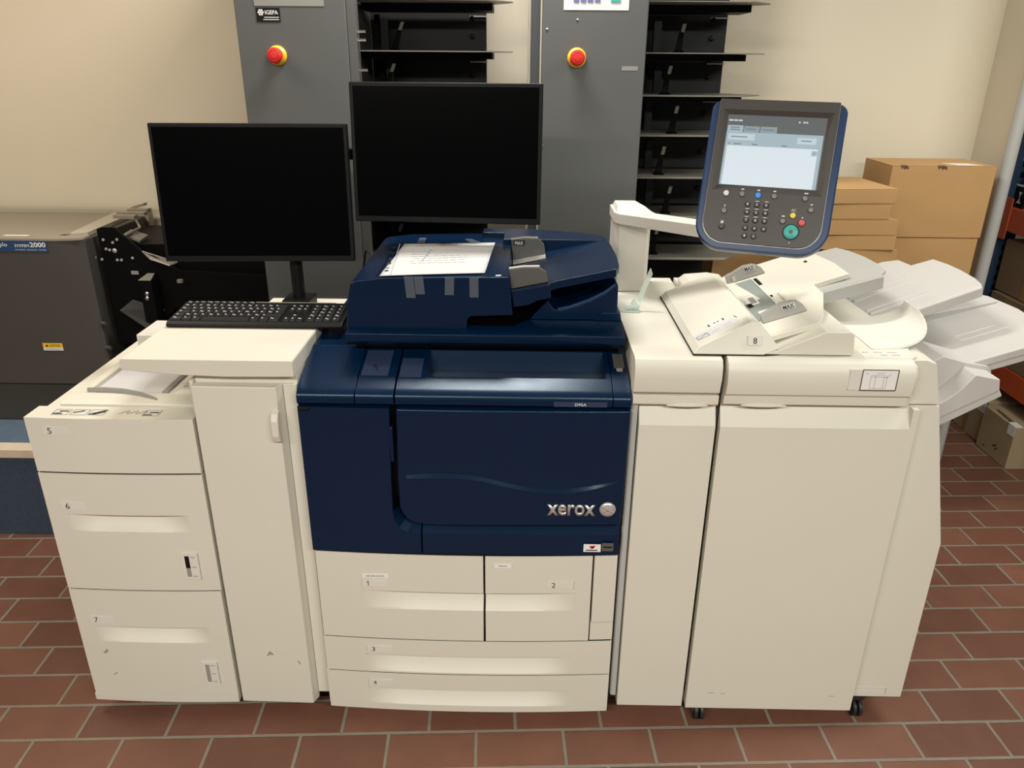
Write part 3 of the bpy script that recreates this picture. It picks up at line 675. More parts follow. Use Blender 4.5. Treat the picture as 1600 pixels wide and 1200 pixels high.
for x, y in ((.520, 1.692), (.980, 1.714), (.525, 2.33), (.985, 2.33)):
    cs = MB().box(x-.018, x+.018, y-.012, y+.03, .058, .088).build('caster', rubber, Fi, .003)
    MB().cyl((x-.013, y-.002, .0265), (x-.003, y-.002, .0265), .0262, n=24).cyl((x+.003, y-.002, .0265), (x+.013, y-.002, .0265), .0262, n=24).build('wheel', rubber, cs, .002)
    MB().cyl((x-.016, y-.002, .0265), (x+.016, y-.002, .0265), .008).build('axle', charcoal, cs)

# ---- output trays
def A(px, py, y): return at(px, py, y=y)
def tray_plate(name, parent, top, thick, m=traygrey, bev=.003):
    return MB().slab(top, (0, 0, -thick)).build(name, m, parent, bev)
YT, YB = 1.965, 2.235
zt_ = lambda x: 1.1200+.405*(x-.945)          # plane of the upper tray
UT = MB()
pl = [(.935, YT), (1.195, YT), (1.2035, YT+.05), (1.207, YT+.13), (1.206, YT+.20), (1.199, YB), (1.145, YB+.012), (1.140, YB+.085), (1.105, YB+.115), (1.05, YB+.115), (.935, YB+.115)]
UT.slab([(x, y, zt_(x)) for x, y in pl], (.004, 0, -.016))
UT = UT.build('upper_tray', traygrey, Fi, .004)
UT['label'] = 'pale grey upper output tray'
# front flange turned down
MB().loft([[(x, YT, zt_(x)+.0005), (x, YT-.010, zt_(x)-.006), (x+.006, YT-.010, zt_(x)-.030), (x+.006, YT, zt_(x)-.030)] for x in (.995, 1.05, 1.10, 1.15, 1.193)]).build('front_flange', traygrey, UT, .003)
for (xa, xb, y, h_, w_) in ((.945, 1.10, 2.17, .002, .006), (.945, 1.11, 2.135, .0025, .010), (.945, 1.115, 2.045, .002, .006), (.945, 1.125, 2.02, .0025, .008)):
    MB().loft([[(xa, y-w_, zt_(xa)), (xa, y+w_, zt_(xa)), (xa, y+w_*.6, zt_(xa)+h_), (xa, y-w_*.6, zt_(xa)+h_)], [(xb, y-.001, zt_(xb)), (xb, y+.001, zt_(xb)), (xb, y+.0006, zt_(xb)+.0005), (xb, y-.0006, zt_(xb)+.0005)]]).build('rib', traygrey, UT)
# scooped finger cut at the front of the tray: a curved shell rising to the right
sc = MB(); prof_ = []
for i in range(15):
    t = i/14
    x = .835+.172*math.sin(t*PI/2)**.85; z = 1.1195+.052*(1-math.cos(t*PI/2))
    prof_.append((x, z))
yf = [1.742+.16*(i/14)**2.2 for i in range(15)]
ra = [[(x, y_, z), (x, YT+.01, max(z, zt_(x)-.004)), (x+.006, YT+.01, max(z, zt_(x))-.012), (x+.007, y_, z-.004 if i else z-.001)] for i, ((x, z), y_) in enumerate(zip(prof_, yf))]
sc.loft(ra); sc.build('finger_scoop', cream2, UT, .0015, smooth=60)
# lower tray
zl = lambda x: 1.018+.345*(x-1.03)
LY0, LY1 = 1.83, 2.27
LT = MB().slab([(x, y, zl(x)) for x, y in [(.985, LY0), (1.33, LY0), (1.352, LY0+.10), (1.360, LY0+.22), (1.352, LY0+.35), (1.325, LY1), (.985, LY1)]], (.004, 0, -.022)).build('lower_tray', traygrey, Fi, .004)
LT['label'] = 'pale grey lower output tray'
MB().slab([(x, y, zl(x)-.022) for x, y in [(.985, LY0+.012), (1.325, LY0+.012), (1.345, LY0+.2), (1.325, LY1-.02), (.985, LY1-.02)]], (.006, 0, -.024)).build('under_shell', traygrey, LT, .003)
MB().slab([(1.135, 2.13, zl(1.135)+.024), (1.342, 2.115, zl(1.342)+.008), (1.332, LY1-.01, zl(1.33)+.006), (1.10, LY1-.01, zl(1.10)+.024), (1.095, 2.17, zl(1.095)+.024)], (0, 0, -.028)).build('raised_plate', traygrey, LT, .003)
for xa, xb, y in ((1.17, 1.27, 1.99), (1.17, 1.29, 1.96), (1.18, 1.25, 2.19), (1.18, 1.26, 2.21)):
    MB().loft([[(xa, y-.002, zl(xa)), (xa, y+.002, zl(xa)), (xa, y, zl(xa)+.001)], [((xa+xb)/2, y-.004, zl((xa+xb)/2)), ((xa+xb)/2, y+.004, zl((xa+xb)/2)), ((xa+xb)/2, y, zl((xa+xb)/2)+.002)], [(xb, y-.001, zl(xb)), (xb, y+.001, zl(xb)), (xb, y, zl(xb)+.001)]]).build('rib', traygrey, LT)
# stepped block at the front of the lower tray, with its own scoop
Yb0 = 1.765
zb_ = lambda x: 1.050+.335*(x-1.10)
pr = [(.992, .900), (1.10, .935), (1.176, .9965+.010), (1.186, 1.030), (1.178, 1.0485), (1.148, 1.068), (1.062, 1.1180-.012), (1.00, 1.085)]
blk = MB().prism('y', [(.995, .915), (1.186, 1.018), (1.190, 1.030), (1.176, 1.047), (1.120, 1.0555), (1.058, 1.072), (.995, 1.03)], Yb0+.06, LY0+.11).build('front_block', traygrey, LT, .003)
scp = []
for i in range(13):
    t = i/12; scp.append((1.012+.100*t, .955+.028*t+.060*t**2.2))
b = MB().prism('y', [(1.012, .905), (1.182, 1.005), (1.176, 1.035), (1.115, 1.046)]+[(x, z) for x, z in scp[::-1]], Yb0, Yb0+.075); b.build('paper_stop', traygrey, LT, .003, smooth=50)
MB().prism('y', [(1.000, .862), (1.200, .985), (1.186, 1.008), (.998, .905)], Yb0+.012, LY0+.30).build('tray_bracket', traygrey, LT, .003)

# ================================================================== SHEET INSERTER (tray 8)
T8 = thing('sheet_inserter', 'cream sheet inserter marked eight, lying on top of cabinet and finisher', 'sheet inserter', (.58, 1.93, 1.118))
def hd(y, dx, top): return None
B0, B1 = 1.1200, 1.198
hp = lambda y, i: [(.400+i*.012, y, B0+i*.0), ]
def ring(y, ins, zc=0):
    return [(.3995, y, B0), (.412+ins, y+ins*.2, 1.137-ins*.3), (.534, y+ins*.8, 1.192), (.545, y+ins*.8, 1.1915), (.570, y+ins*.5, 1.1725), (.601, y, 1.1345), (.566, y, B0)]
r0 = [(.3995, 1.686, B0), (.4125, 1.6935, 1.1365), (.533, 1.716, 1.1915), (.546, 1.716, 1.1905), (.571, 1.708, 1.1710), (.6015, 1.694, 1.1335), (.563, 1.686, B0)]
r1 = [(.3995, 2.165, B0), (.4125, 2.160, 1.1365), (.533, 2.150, 1.1950), (.546, 2.150, 1.1935), (.571, 2.155, 1.1710), (.6015, 2.160, 1.1335), (.563, 2.165, B0)]
MB().prism('z', [(.3985, 1.6848), (.5645, 1.6848), (.603, 1.693), (.603, 2.166), (.3985, 2.166)], 1.1181, 1.1200).build('base_gap_shade', black, T8)  # thin black plate added as the painted shade line under the feed head
HDm = MB().loft([r0, r1]).build('feed_head', cream, T8, .0025)
MB().prism('y', [(.475, B0), (.475, 1.136), (.492, 1.150), (.560, 1.156), (.60, 1.150), (.60, B0)], 2.168, 2.31).build('rear_hinge', cream, T8, .003)
F8 = frame3(((.563+.6015)/2-.04, 1.6885, 1.150), (1, 0, 0), (0, .35, 1))
c0 = Vector((.525, 1.6955, 1.141)); F8 = frame3(c0, (1, 0, 0), (0, .30, 1))
nb = card_on('number_label', cream2, HDm, F8, 0, .034, 0, .022, .0, .0025)
text('8', 'tray_number', inkm, nb, F8, .0125, .0215, .0035, .0175, .0028, bold=.01)
# instruction strip on the sloping lid
FL_ = frame3((.4125, 1.6935, 1.1365), (.1205, .0225, .055), (0, 1, .0))
strip = card_on('instruction_strip', paperm, HDm, FL_, .010, .120, .028, .068, .0, .0009)
strokes('warning_frame', charcoal, strip, FL_, [(.014, .034, .042, .034), (.042, .034, .042, .052), (.042, .052, .014, .052), (.014, .052, .014, .034), (.016, .035, .041, .051)], .0014, .0012)
strokes('icon_lines', greyink, strip, FL_, [(.050, .040, .062, .048), (.056, .036, .07, .043), (.062, .048, .074, .046), (.080, .044, .094, .052), (.088, .040, .104, .049), (.092, .054, .108, .055)], .0016, .0012)
pt_ = card_on('paper_tag', white, HDm, FL_, .064, .096, .078, .095, .0, .0012)
strokes('tag_text', inkm, pt_, FL_, [(.073, .0855, .079, .0865), (.082, .0855, .088, .0870)], .005, .0014)
strokes('tag_arrows', charcoal, HDm, FL_, [(.060, .080, .062, .093), (.098, .080, .100, .093)], .004, .0012)
strokes('lid_slits', charcoal, HDm, FL_, [(.124, .060, .124, .078)], .0018, .0010)
# wedge shaped base
MB().prism('y', [(.555, B0), (.6015, 1.1320), (.702, 1.1770), (.760, 1.1765), (.768, 1.170), (.772, B0)], 1.690, 2.24).build('base', cream, T8, .0025)
zp = lambda x: 1.1420+.345*(x-.60)
pp = [(.585, 1.735), (.698, 1.735), (.716, 1.760), (.765, 1.905), (.768, 1.985), (.855, 1.985), (.858, 2.10), (.848, 2.20), (.838, 2.285), (.62, 2.285), (.575, 2.24)]
TR = MB().slab([(x, y, max(zp(x), 1.137)+.010) for x, y in pp], (0, 0, -.014)).build('input_tray', cream, T8, .002)
TR['label'] = 'cream input tray'
zq = lambda x: zp(x)+.0105
F9 = frame3((.60, 0, zq(.60)), (1, 0, .345), (0, 1, 0))
def onT(name, m, par, u0, u1, y0, y1, h, bev=.0008): return MB(F9).box(u0, u1, y0, y1, .0002, h).build(name, m, par, bev)
onT('feed_bed', sagegrey, TR, -.012, .058, 1.845, 2.17, .0012)
onT('width_sensor', whitep, TR, -.002, .028, 1.965, 2.03, .0022)
onT('sensor_slot', guidegrey, TR, .010, .024, 1.972, 2.022, .003)
onT('feed_roller', black, TR, -.004, .008, 1.95, 1.975, .004)
onT('guide_foot', whitep, TR, .006, .050, 1.845, 1.905, .003)
onT('foot_slot', black, TR, .034, .044, 1.868, 1.882, .0036)
onT('tray_slot', black, TR, .062, .074, 2.10, 2.165, .0012)
onT('tray_slot', black, TR, .062, .070, 1.985, 2.0, .0012)
onT('tray_slot', black, TR, .215, .223, 2.17, 2.184, .0012)
onT('ridge', cream, TR, .085, .094, 1.90, 2.0, .003)
onT('bed_edge', cream2, TR, .0585, .063, 1.85, 2.17, .003)
for y, yy, fl in ((1.822, 1.830, 0), (2.185, 2.193, 1)):
    hgt = .036 if not fl else .040
    up_ = 1
    g8 = MB()
    ptsg = [(-.004, .0), (.106, .0), (.100, .016), (.090, .026), (.078, hgt*.80), (.052, hgt*.86), (.02, hgt*.66), (-.004, hgt*.52)]
    lean = .35 if fl else .62
    g8.loft([[F9 @ Vector((u, y+v*lean, v+.001)) for u, v in ptsg], [F9 @ Vector((u, yy+.006+v*lean, v+.001)) for u, v in ptsg]])
    g8 = g8.build('paper_guide', guidegrey, TR, .0015); g8['label'] = 'grey paper guide'
    Fg = frame3(F9 @ Vector((0, y-.0004, .001)), F9.to_3x3() @ Vector((1, 0, 0)), F9.to_3x3() @ Vector((0, lean, 1)))
    ml = card_on('max_label', traygrey, g8, Fg, .050, .082, hgt*.40, hgt*.84, 0, .0008)
    text('MAX', 'max_text', inkm, ml, Fg, .0525, .0795, hgt*.50, hgt*.80, .0010, bold=.02)
    strokes('max_line', inkm, ml, Fg, [(.052, hgt*.46, .080, hgt*.46)], .0012, .0012)
    if fl: MB(Fg).box(.012, .022, .001, hgt*.42, 0, .003).build('guide_pad', towerbeige, g8, .001)
# smoked extension plate
zx = lambda x: 1.2030+.30*(x-.765)
ep = [(.758, 1.955), (.925, 1.955), (.945, 1.975), (.952, 2.05), (.950, 2.13), (.940, 2.21), (.925, 2.27), (.84, 2.28), (.765, 2.24)]
EX = MB().slab([(x, y, zx(x)-.006) for x, y in ep], (0, 0, -.010)).build('tray_extension', smoke, T8, .002)
EX['label'] = 'smoked grey tray extension'
MB().loft([[(x, 1.955, zx(x)-.006), (x, 1.948, zx(x)-.010), (x+.004, 1.948, zx(x)-.042), (x+.004, 1.955, zx(x)-.042)] for x in (.762, .82, .88, .93)]).build('extension_flange', smoke, EX, .002)

# ================================================================== CONSOLE
O = thing('operator_console', 'tilting touch screen console with key pad on a cream arm', 'control panel', (.31, 2.27, 1.117))
MB().prism('z', [(.2640, 2.235), (.276, 2.219), (.358, 2.222), (.368, 2.24), (.368, 2.35), (.2640, 2.35)], 1.1175, 1.320).build('column', cream2, O, .003)
ca = [(.2585, 2.215), (.268, 2.190), (.60, 1.940), (.645, 1.990), (.375, 2.200), (.350, 2.32), (.34, 2.345), (.2585, 2.345)]
AR = MB().loft([[(x, y, 1.3215-.006*max(0, min(1, (x-.36)/.25))) for x, y in ca], [(x, y, 1.352) for x, y in ca]])
p_ = [(.2585, 2.24, 0), ]
AR = AR.build('arm', cream2, O, .003)
MB().loft([[(.2640, 2.205, 1.352), (.335, 2.165, 1.352), (.368, 2.20, 1.352), (.345, 2.335, 1.352), (.2640, 2.335, 1.352)], [(.270, 2.235, 1.367), (.325, 2.215, 1.367), (.345, 2.235, 1.367), (.330, 2.325, 1.367), (.270, 2.325, 1.367)]]).build('pivot_cap', cream2, O, .002)
ya, ti, ro = R(-18.093), R(22.241), R(-.77)
nn = Vector((math.sin(ya)*math.cos(ti), -math.cos(ya)*math.cos(ti), math.sin(ti)))
rt = Vector((math.cos(ya), math.sin(ya), 0)); up = nn.cross(rt)
ru = rt*math.cos(ro)+up*math.sin(ro); uu = up*math.cos(ro)-rt*math.sin(ro)
FC = frame3((.557, 1.809, 1.562), ru, uu)
def outline(e, rb, rtp): return rrect(-.1445+e, .1465-e, -.2265+e, .113-e*.3, [rb, rb, rtp, rtp], 8)
o1 = outline(0, .062, .020); o2 = outline(.004, .058, .016)
HS = MB(FC).loft([[(u*.90, v*.93, -.060) for u, v in o1], [(u, v, -.034) for u, v in o1], [(u, v, -.006) for u, v in o1], [(u, v, .0) for u, v in o2]]).build('housing', navyring, O, smooth=40)
HS['label'] = 'navy blue housing rim'
o3 = rrect(-.1287, .1297, -.2118, .1135, [.049, .049, .002, .002], 8)
MB(FC).loft([[(u, v, -.001) for u, v in o3], [(u, v, .0012) for u, v in o3]]).build('silver_trim', silver, HS)
o4 = rrect(-.1275, .1285, -.2105, .113, [.048, .048, .002, .002], 8)
# grey face with a sunk screen
b = MB(FC); bm = b.bm
hole = [(-.1180, -.0950), (.1190, -.0950), (.1190, .0900), (-.1180, .0900)]
hole2 = [(-.1060, -.0795), (.1060, -.0795), (.1060, .0795), (-.1060, .0795)]
vo = [b.V((u, v, .010)) for u, v in o4]; vb = [b.V((u, v, .0010)) for u, v in o4]
vh = [b.V((u, v, .010)) for u, v in hole]; vi = [b.V((u, v, .0030)) for u, v in hole2]
ed = [bm.edges.new((vo[i], vo[(i+1) % len(vo)])) for i in range(len(vo))]+[bm.edges.new((vh[i], vh[(i+1) % 4])) for i in range(4)]
bmesh.ops.triangle_fill(bm, edges=ed, use_beauty=True)
for i in range(len(vo)): b.face([vo[i], vb[i], vb[(i+1) % len(vo)], vo[(i+1) % len(vo)]])
for i in range(4): b.face([vh[i], vi[i], vi[(i+1) % 4], vh[(i+1) % 4]])
FACE = b.build('face_panel', charcoal, HS, smooth=20); FACE['label'] = 'dark grey face panel'
SCN = MB(FC).box(-.1065, .1065, -.080, .080, .0015, .0032).build('touch_screen', sc_top, HS); SCN['label'] = 'lit touch screen'
def scr(nm, m, u0, u1, v0, v1, w=.0036): return MB(FC).box(u0, u1, v0, v1, .003, w).build(nm, m, SCN)
scr('screen_page', sc_bar, -.1045, .1035, -.079, .041)
scr('active_tab', sc_bar, -.1040, -.070, .041, .056)
scr('tab', sc_tab, -.068, -.034, .041, .055); scr('tab', sc_tab, -.032, .004, .041, .055)
scr('list_area', sc_body, -.1000, .0960, -.079, .010, .0040)
scr('scroll_key', sc_bar, .0835, .0955, -.005, .006, .0044)
scr('drop_down', sc_mid, -.100, -.042, .023, .037, .0040); scr('button', sc_mid, .050, .090, .020, .034, .0040)
strokes('screen_heading', sc_wht, SCN, FC, [(-.1035, .067, -.094, .067), (-.0925, .067, -.084, .067), (-.0825, .067, -.0735, .067), (.0475, .068, .051, .068), (.057, .068, .0615, .068), (.0625, .068, .067, .068)], .0036, .0042)
strokes('screen_lines', sc_txt, SCN, FC, [(-.098, .051, -.078, .051), (-.098, .046, -.076, .046), (-.064, .048, -.042, .048), (-.028, .048, -.002, .048), (-.094, .030, -.058, .030), (.058, .027, .080, .027), (-.097, .014, -.094, .014), (-.086, .014, -.070, .014), (-.046, .014, -.034, .014), (.018, .014, .030, .014), (.088, .0, .091, .001)], .0022, .0046)
def key(nm, u, v, r, m, h=.004, lab=None):
    k = MB(FC).lathe((u, v, .0101) if False else (u, v, .010), (0, 0, 1), [(r*1.16, 0), (r*1.16, .0008), (r*1.02, .0008)]).build('key_ring', black, FACE)
    o = MB(FC).lathe((u, v, .010), (0, 0, 1), [(r, .0), (r, h*.6), (r*.82, h), (0, h*1.05)]).build(nm, m, FACE, smooth=50)
    if lab: text(lab, 'key_label', whitep, FACE, FC, u-.0024*len(lab), u+.0024*len(lab), v+r+.003, v+r+.0085, .0106)
    return o
key('key', -.0850, -.1010, .0062, whitep)
for u, v in ((-.050, -.1010), (.0195, -.1010), (.0850, -.1015), (.1005, -.1255), (-.084, -.141), (.0455, -.1545)): key('key', u, v, .0058, greybtn)
key('home_key', -.0152, -.1008, .0062, bluelit)['label'] = 'lit blue key'
key('key', -.084, -.1765, .0062, charcoal)
strokes('key_icons', whitep, FACE, FC, [(-.053, -.0895, -.047, -.0895), (-.018, -.0895, -.0125, -.0895), (.0168, -.0895, .0222, -.0895), (.082, -.0895, .090, -.0895), (.0985, -.1135, .1030, -.1135), (-.087, -.164, -.082, -.1695), (-.082, -.164, -.087, -.1695), (.042, -.1430, .0485, -.1430)], .0026, .0106)
text('?', 'key_label', whitep, FACE, FC, -.0855, -.0825, -.1330, -.1265, .0106)
key('clear_all_key', .0650, -.1405, .0064, yellowb, lab='AC')['label'] = 'yellow key'
key('stop_key', .0855, -.1555, .0072, redb)['label'] = 'red stop key'
key('start_key', .0660, -.1770, .0155, teal)['label'] = 'large teal start key'
strokes('start_icons', whitep, FACE, FC, [(.0645, -.2005, .0675, -.2005), (.0660, -.2020, .0660, -.1990), (.0845, -.1435, .0870, -.1435)], .0030, .0106)
MB(FC).lathe((.0660, -.1770, .0142), (0, 0, 1), [(.0045, 0), (.0045, .0005), (0, .0006)]).build('start_mark', midgrey, FACE)
digs = ['1', '2', '3', '4', '5', '6', '7', '8', '9', '*', '0', '#', '-', 'C']
for i, dg_ in enumerate(digs):
    r_, c_ = divmod(i, 3)
    u = -.0345+.0200*c_+.0008*r_; v = -.1225-.0178*r_
    kk = key('number_key', u, v, .0056, charcoal)
    text(dg_, 'key_digit', whitep, kk, FC, u-(.0010 if dg_ in '1-' else .0017), u+(.0010 if dg_ in '1-' else .0017), v-.0026, v+.0026, .0148)
    if r_ < 3 and i: strokes('key_letters', whitep, kk, FC, [(u-.004, v+.0082, u+.004, v+.0082)], .0014, .0106)
MB().loft([[FC @ Vector((u, v, -.058)) for u, v in rrect(-.04, .04, -.16, -.06, .02)], [Vector((.605+.02*math.cos(t), 1.965+.03*math.sin(t), 1.31+.012*math.cos(2*t))) for t in [2*PI*i/28+PI for i in range(28)]]]).build('swivel_joint', cream2, O, smooth=60)
# clear lever
LV = thing('clear_lever', 'clear plastic lever sticking up beside the blue scanner', 'lever', (.285, 2.02, 1.117))
MB().slab([(.266, 2.015, 1.1215), (.318, 2.010, 1.1215), (.322, 2.040, 1.1215), (.268, 2.040, 1.1215)], (0, 0, -.0038)).build('clip', clearp, LV)
MB().cyl((.283, 2.026, 1.129), (.318, 2.026, 1.134), .008).cyl((.292, 2.026, 1.118), (.306, 2.026, 1.150), .005).build('hinge', clearp, LV)
fl = MB(); 
fl.loft([[(.302, 2.020, 1.126), (.318, 2.020, 1.122), (.319, 2.027, 1.122), (.303, 2.027, 1.126)], [(.312, 2.036, 1.150), (.326, 2.036, 1.146), (.327, 2.040, 1.146), (.313, 2.040, 1.150)], [(.340, 2.046, 1.222), (.352, 2.046, 1.216), (.353, 2.050, 1.216), (.341, 2.050, 1.222)], [(.345, 2.046, 1.232), (.347, 2.046, 1.231), (.347, 2.050, 1.231), (.345, 2.050, 1.232)]])
fl.build('blade', clearp, LV)

# ================================================================== COLLATOR TOWERS
TY = 2.70
def tower(label, x0, x1, left_side, sign, plates, px_r, pb_r, em_x, panel, extra):
    t = thing('collator_tower', label, 'collator', ((x0+x1)/2, TY+.2, .383), 'grey collating towers')
    MB().box(x0, x1, TY+.0, TY+.42, .384, 2.25).build('column', towergrey, t, .004)
    bp_ = MB().box(x1+.004, pb_r, TY+.400, TY+.420, .60, 2.25).build('back_panel', darkpanel, t, .001)
    for z in plates:
        for dz in (.055, .115):
            MB().lathe((pb_r-.052, TY+.400, z+dz), (0, -1, 0), [(.009, 0), (.009, .010), (.0045, .012), (0, .012)], 14).build('knob', black, bp_)
    # paper bins
    for k, z in enumerate(plates):
        b = MB().prism('z', [(x1+.002, TY+.055), (px_r-.085, TY+.055), (px_r, TY+.16), (px_r, TY+.18), (px_r-.085, TY+.30), (x1+.002, TY+.30)], z, z+.003)
        pl_ = b.build('bin_plate', plategrey, t)
        MB().box(x1+.01, pb_r+.030, TY+.20, TY+.37, z-.022, z-.0005).build('plate_bracket', blackmetal, pl_)
        MB().box(pb_r-.06, pb_r+.005, TY+.395, TY+.399, z-.033, z-.029).build('bracket_edge', silver, pl_)
        # hanging sheet separator above the plate
        xs_ = x1+.05+.012*(k % 3)
        MB().prism('y', [(xs_, z+.004), (xs_+.026, z+.004), (xs_+.026, z+.105), (xs_, z+.105)], TY+.27, TY+.30).build('side_guide', black, pl_)
        fx = x1+.075+(.035 if k % 2 else .0)
        MB().loft([[(fx, TY+.12, z+.004), (fx+.038, TY+.12, z+.004), (fx+.038, TY+.15, z+.004), (fx, TY+.15, z+.004)], [(fx+.008, TY+.14, z+.012), (fx+.030, TY+.14, z+.012), (fx+.030, TY+.15, z+.012), (fx+.008, TY+.15, z+.012)], [(fx+.026, TY+.18, z+.075), (fx+.040, TY+.18, z+.075), (fx+.040, TY+.185, z+.075), (fx+.026, TY+.185, z+.075)]]).build('paper_stop', blackmetal, pl_)
        MB().loft([[(fx+.028, TY+.172, z+.068), (fx+.040, TY+.172, z+.068), (fx+.040, TY+.176, z+.068), (fx+.028, TY+.176, z+.068)], [(fx+.036, TY+.188, z+.094), (fx+.048, TY+.188, z+.094), (fx+.048, TY+.192, z+.094), (fx+.036, TY+.192, z+.094)]]).build('stop_tip', plategrey, pl_)
        MB().box(xs_-.02, xs_-.004, TY+.33, TY+.36, z-.12, z-.03).build('feed_arm', blackmetal, pl_)
    # emergency stop
    e_ = MB().lathe((em_x, TY, 1.757), (0, -1, 0), [(.0300, 0), (.0300, .005), (.0225, .013), (0, .013)], 32).build('stop_button_collar', yellowp, t, smooth=30)
    MB().lathe((em_x, TY-.012, 1.757), (0, -1, 0), [(.014, 0), (.014, .012), (.0235, .014), (.0240, .024), (.0205, .031), (.016, .0325), (.0155, .031), (.010, .032), (.0095, .0335), (0, .0338)], 32).build('stop_button', redp, e_, smooth=40)
    pa, pb__, pz = panel
    dp = MB().box(pa, pb__, TY-.0015, TY+.001, pz, pz+.22).build('display_panel', guidegrey if not extra else whitep, t)
    return t, dp
PL = [1.925, 1.772, 1.640, 1.512, 1.372, 1.235, 1.085]
c1_ = at(364, 0, y=TY).x; c2_ = at(546, 105, y=TY).x
T1, dp1 = tower('left grey collator tower with black sticker under its display', c1_, c2_, None, 1, PL, -.045, -.146, at(434, 86, y=TY).x, (at(397, 5, y=TY).x, at(506, 5, y=TY).x, at(450, 9.5, y=TY).z), False)
MB().box(c2_+.001, c2_+.030, TY+.004, TY+.045, .384, 2.25).build('slotted_rail', pipem, T1, .001).data.materials[0] = midgrey
for z in (1.83, 1.805, 1.715, 1.66, 1.60, 1.50, 1.40):
    MB().cyl((c2_+.02, TY+.01, z), (c2_+.058, TY+.01, z), .0045, n=12).build('rail_pin', chrome, T1)
pA, pB = at(399.3, 12, y=TY), at(438.7, 34.5, y=TY)
F = FRONT(TY-.0005)
sk = card_on('black_sticker', black, T1, F, pA.x, pB.x, pB.z, pA.z, 0, .0012)
w_ = pB.x-pA.x; h_ = pA.z-pB.z
text('IGEPA', 'sticker_name', whitep, sk, F, pA.x+w_*.38, pA.x+w_*.93, pB.z+h_*.53, pB.z+h_*.83, .0015, bold=.02)
b = MB(F)
for i in range(7):
    an = 2*PI*i/6; rr = 0 if i == 6 else h_*.17
    cx, cy = pA.x+w_*.20+rr*math.cos(an), pB.z+h_*.68+rr*math.sin(an)
    o_ = [(cx+h_*.085*math.cos(2*PI*j/6), cy+h_*.085*math.sin(2*PI*j/6), .0017) for j in range(6)]
    b.slab(o_, (0, 0, -.0006))
b.build('sticker_rosette', whitep, sk)['kind'] = 'stuff'
strokes('sticker_lines', whitep, sk, F, [(pA.x+w_*.33, pB.z+h_*.33, pA.x+w_*.95, pB.z+h_*.33), (pA.x+w_*.28, pB.z+h_*.17, pA.x+w_*.95, pB.z+h_*.17)], .0022, .0015)
t2a, t2b = at(848, 0, y=TY).x, at(1015, 0, y=TY).x
T2, dp2 = tower('right grey collator tower with blue keys on its white panel', t2a, t2b, None, 1, PL, at(1203, 8, y=TY+.17).x, at(1138, 20, y=TY+.4).x, at(901, 91, y=TY).x, (at(881, 5, y=TY).x, at(983, 5, y=TY).x, at(930, 16, y=TY).z), True)
MB().box(t2a-.0345, t2a-.0060, TY+.02, TY+.42, .384, 2.25).build('side_cover', towerdark, T2, .001)
MB().box(t2a-.0058, t2a-.0002, TY+.0, TY+.42, .384, 2.25).build('edge_trim', towerbeige, T2, .001)
MB().box(t2a-.0440, t2a-.0350, TY+.05, TY+.42, .384, 2.25).build('edge_trim', towerbeige, T2, .001)
for k in range(4):
    q = at(900.5+11*k, 2, y=TY); MB(FRONT(TY-.002)).box(q.x-.0085, q.x+.0085, q.z-.002, q.z+.02, 0, .0015).build('panel_key', violet, dp2)
q = at(962, 1, y=TY); MB(FRONT(TY-.002)).box(q.x-.015, q.x+.015, q.z-.0045, q.z+.02, 0, .0015).build('panel_key', teal, dp2)['label'] = 'teal panel key'
for px, py in ((854.5, 46), (902, 31), (847, 228)):
    q = at(px, py, y=TY); MB().lathe((q.x, TY, q.z), (0, -1, 0), [(.004, 0), (.004, .0015), (0, .002)], 12).build('screw', chrome, T2)
q = at(984, 107, y=TY); MB(FRONT(TY)).box(q.x-.026, q.x+.026, q.z-.0065, q.z+.0065, 0, .0008).build('tape_residue', guidegrey, T2)
q = at(834, 322, y=TY+.02); MB(FRONT(TY+.02)).box(q.x-.008, q.x+.008, q.z-.012, q.z+.012, 0, .0008).build('side_sticker', guidegrey, T2)

# ================================================================== BOOKLET MACHINE (left, background)
Z0, ZT = .384, 1.135
D = thing('booklet_machine', 'taupe grey finishing machine with blue name plate at the far left', 'machine', (-2.1, 3.0, .384))
bodyp = [(-2.75, 2.77), (-1.712, 2.77), (-1.622, 2.80), (-1.612, 3.27), (-2.75, 3.27)]
MB().prism('z', bodyp, .556, 1.124).build('body', duplo, D, .004)
MB().prism('z', [(-2.75, 2.80), (-1.715, 2.80), (-1.66, 2.83), (-1.66, 3.25), (-2.75, 3.25)], .384, .548).build('base', duplo, D, .004)
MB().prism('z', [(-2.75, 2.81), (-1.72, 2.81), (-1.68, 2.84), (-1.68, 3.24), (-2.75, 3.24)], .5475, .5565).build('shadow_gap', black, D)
tpz = MB().prism('z', [(-2.75, 2.768), (-1.712, 2.768), (-1.634, 2.786), (-1.622, 2.80), (-1.622, 2.84), (-1.70, 2.88), (-1.735, 3.27), (-2.75, 3.27)], 1.1245, 1.135).build('top_cover', duplotop, D, .002)
MB().prism('z', [(-1.700, 2.850), (-1.640, 2.862), (-1.652, 3.275), (-1.742, 3.275)], 1.1245, 1.1400).build('edge_rail', towerbeige, D, .001)
MB().box(-2.75, -1.60, 3.276, 3.315, 1.05, 1.152).build('rear_rail', towerbeige, D, .001)
MB().prism('z', [(-1.728, 2.826), (-1.704, 2.826), (-1.694, 2.842), (-1.718, 2.842)], 1.1345, 1.1358).build('slot', black, D)
MB().prism('z', [(-1.93, 2.808), (-1.84, 2.808), (-1.835, 2.822), (-1.925, 2.822)], 1.1345, 1.1358).build('top_sticker', white, D)
pA, pB = at(0, 375, y=2.77), at(76.5, 394, y=2.77)
F = FRONT(2.7695)
bd = card_on('name_plate', bluetag, D, F, pA.x-.09, pB.x, pB.z, pA.z, 0, .0014)
x = lambda px: at(px, 385, y=2.77).x
h_ = pA.z-pB.z
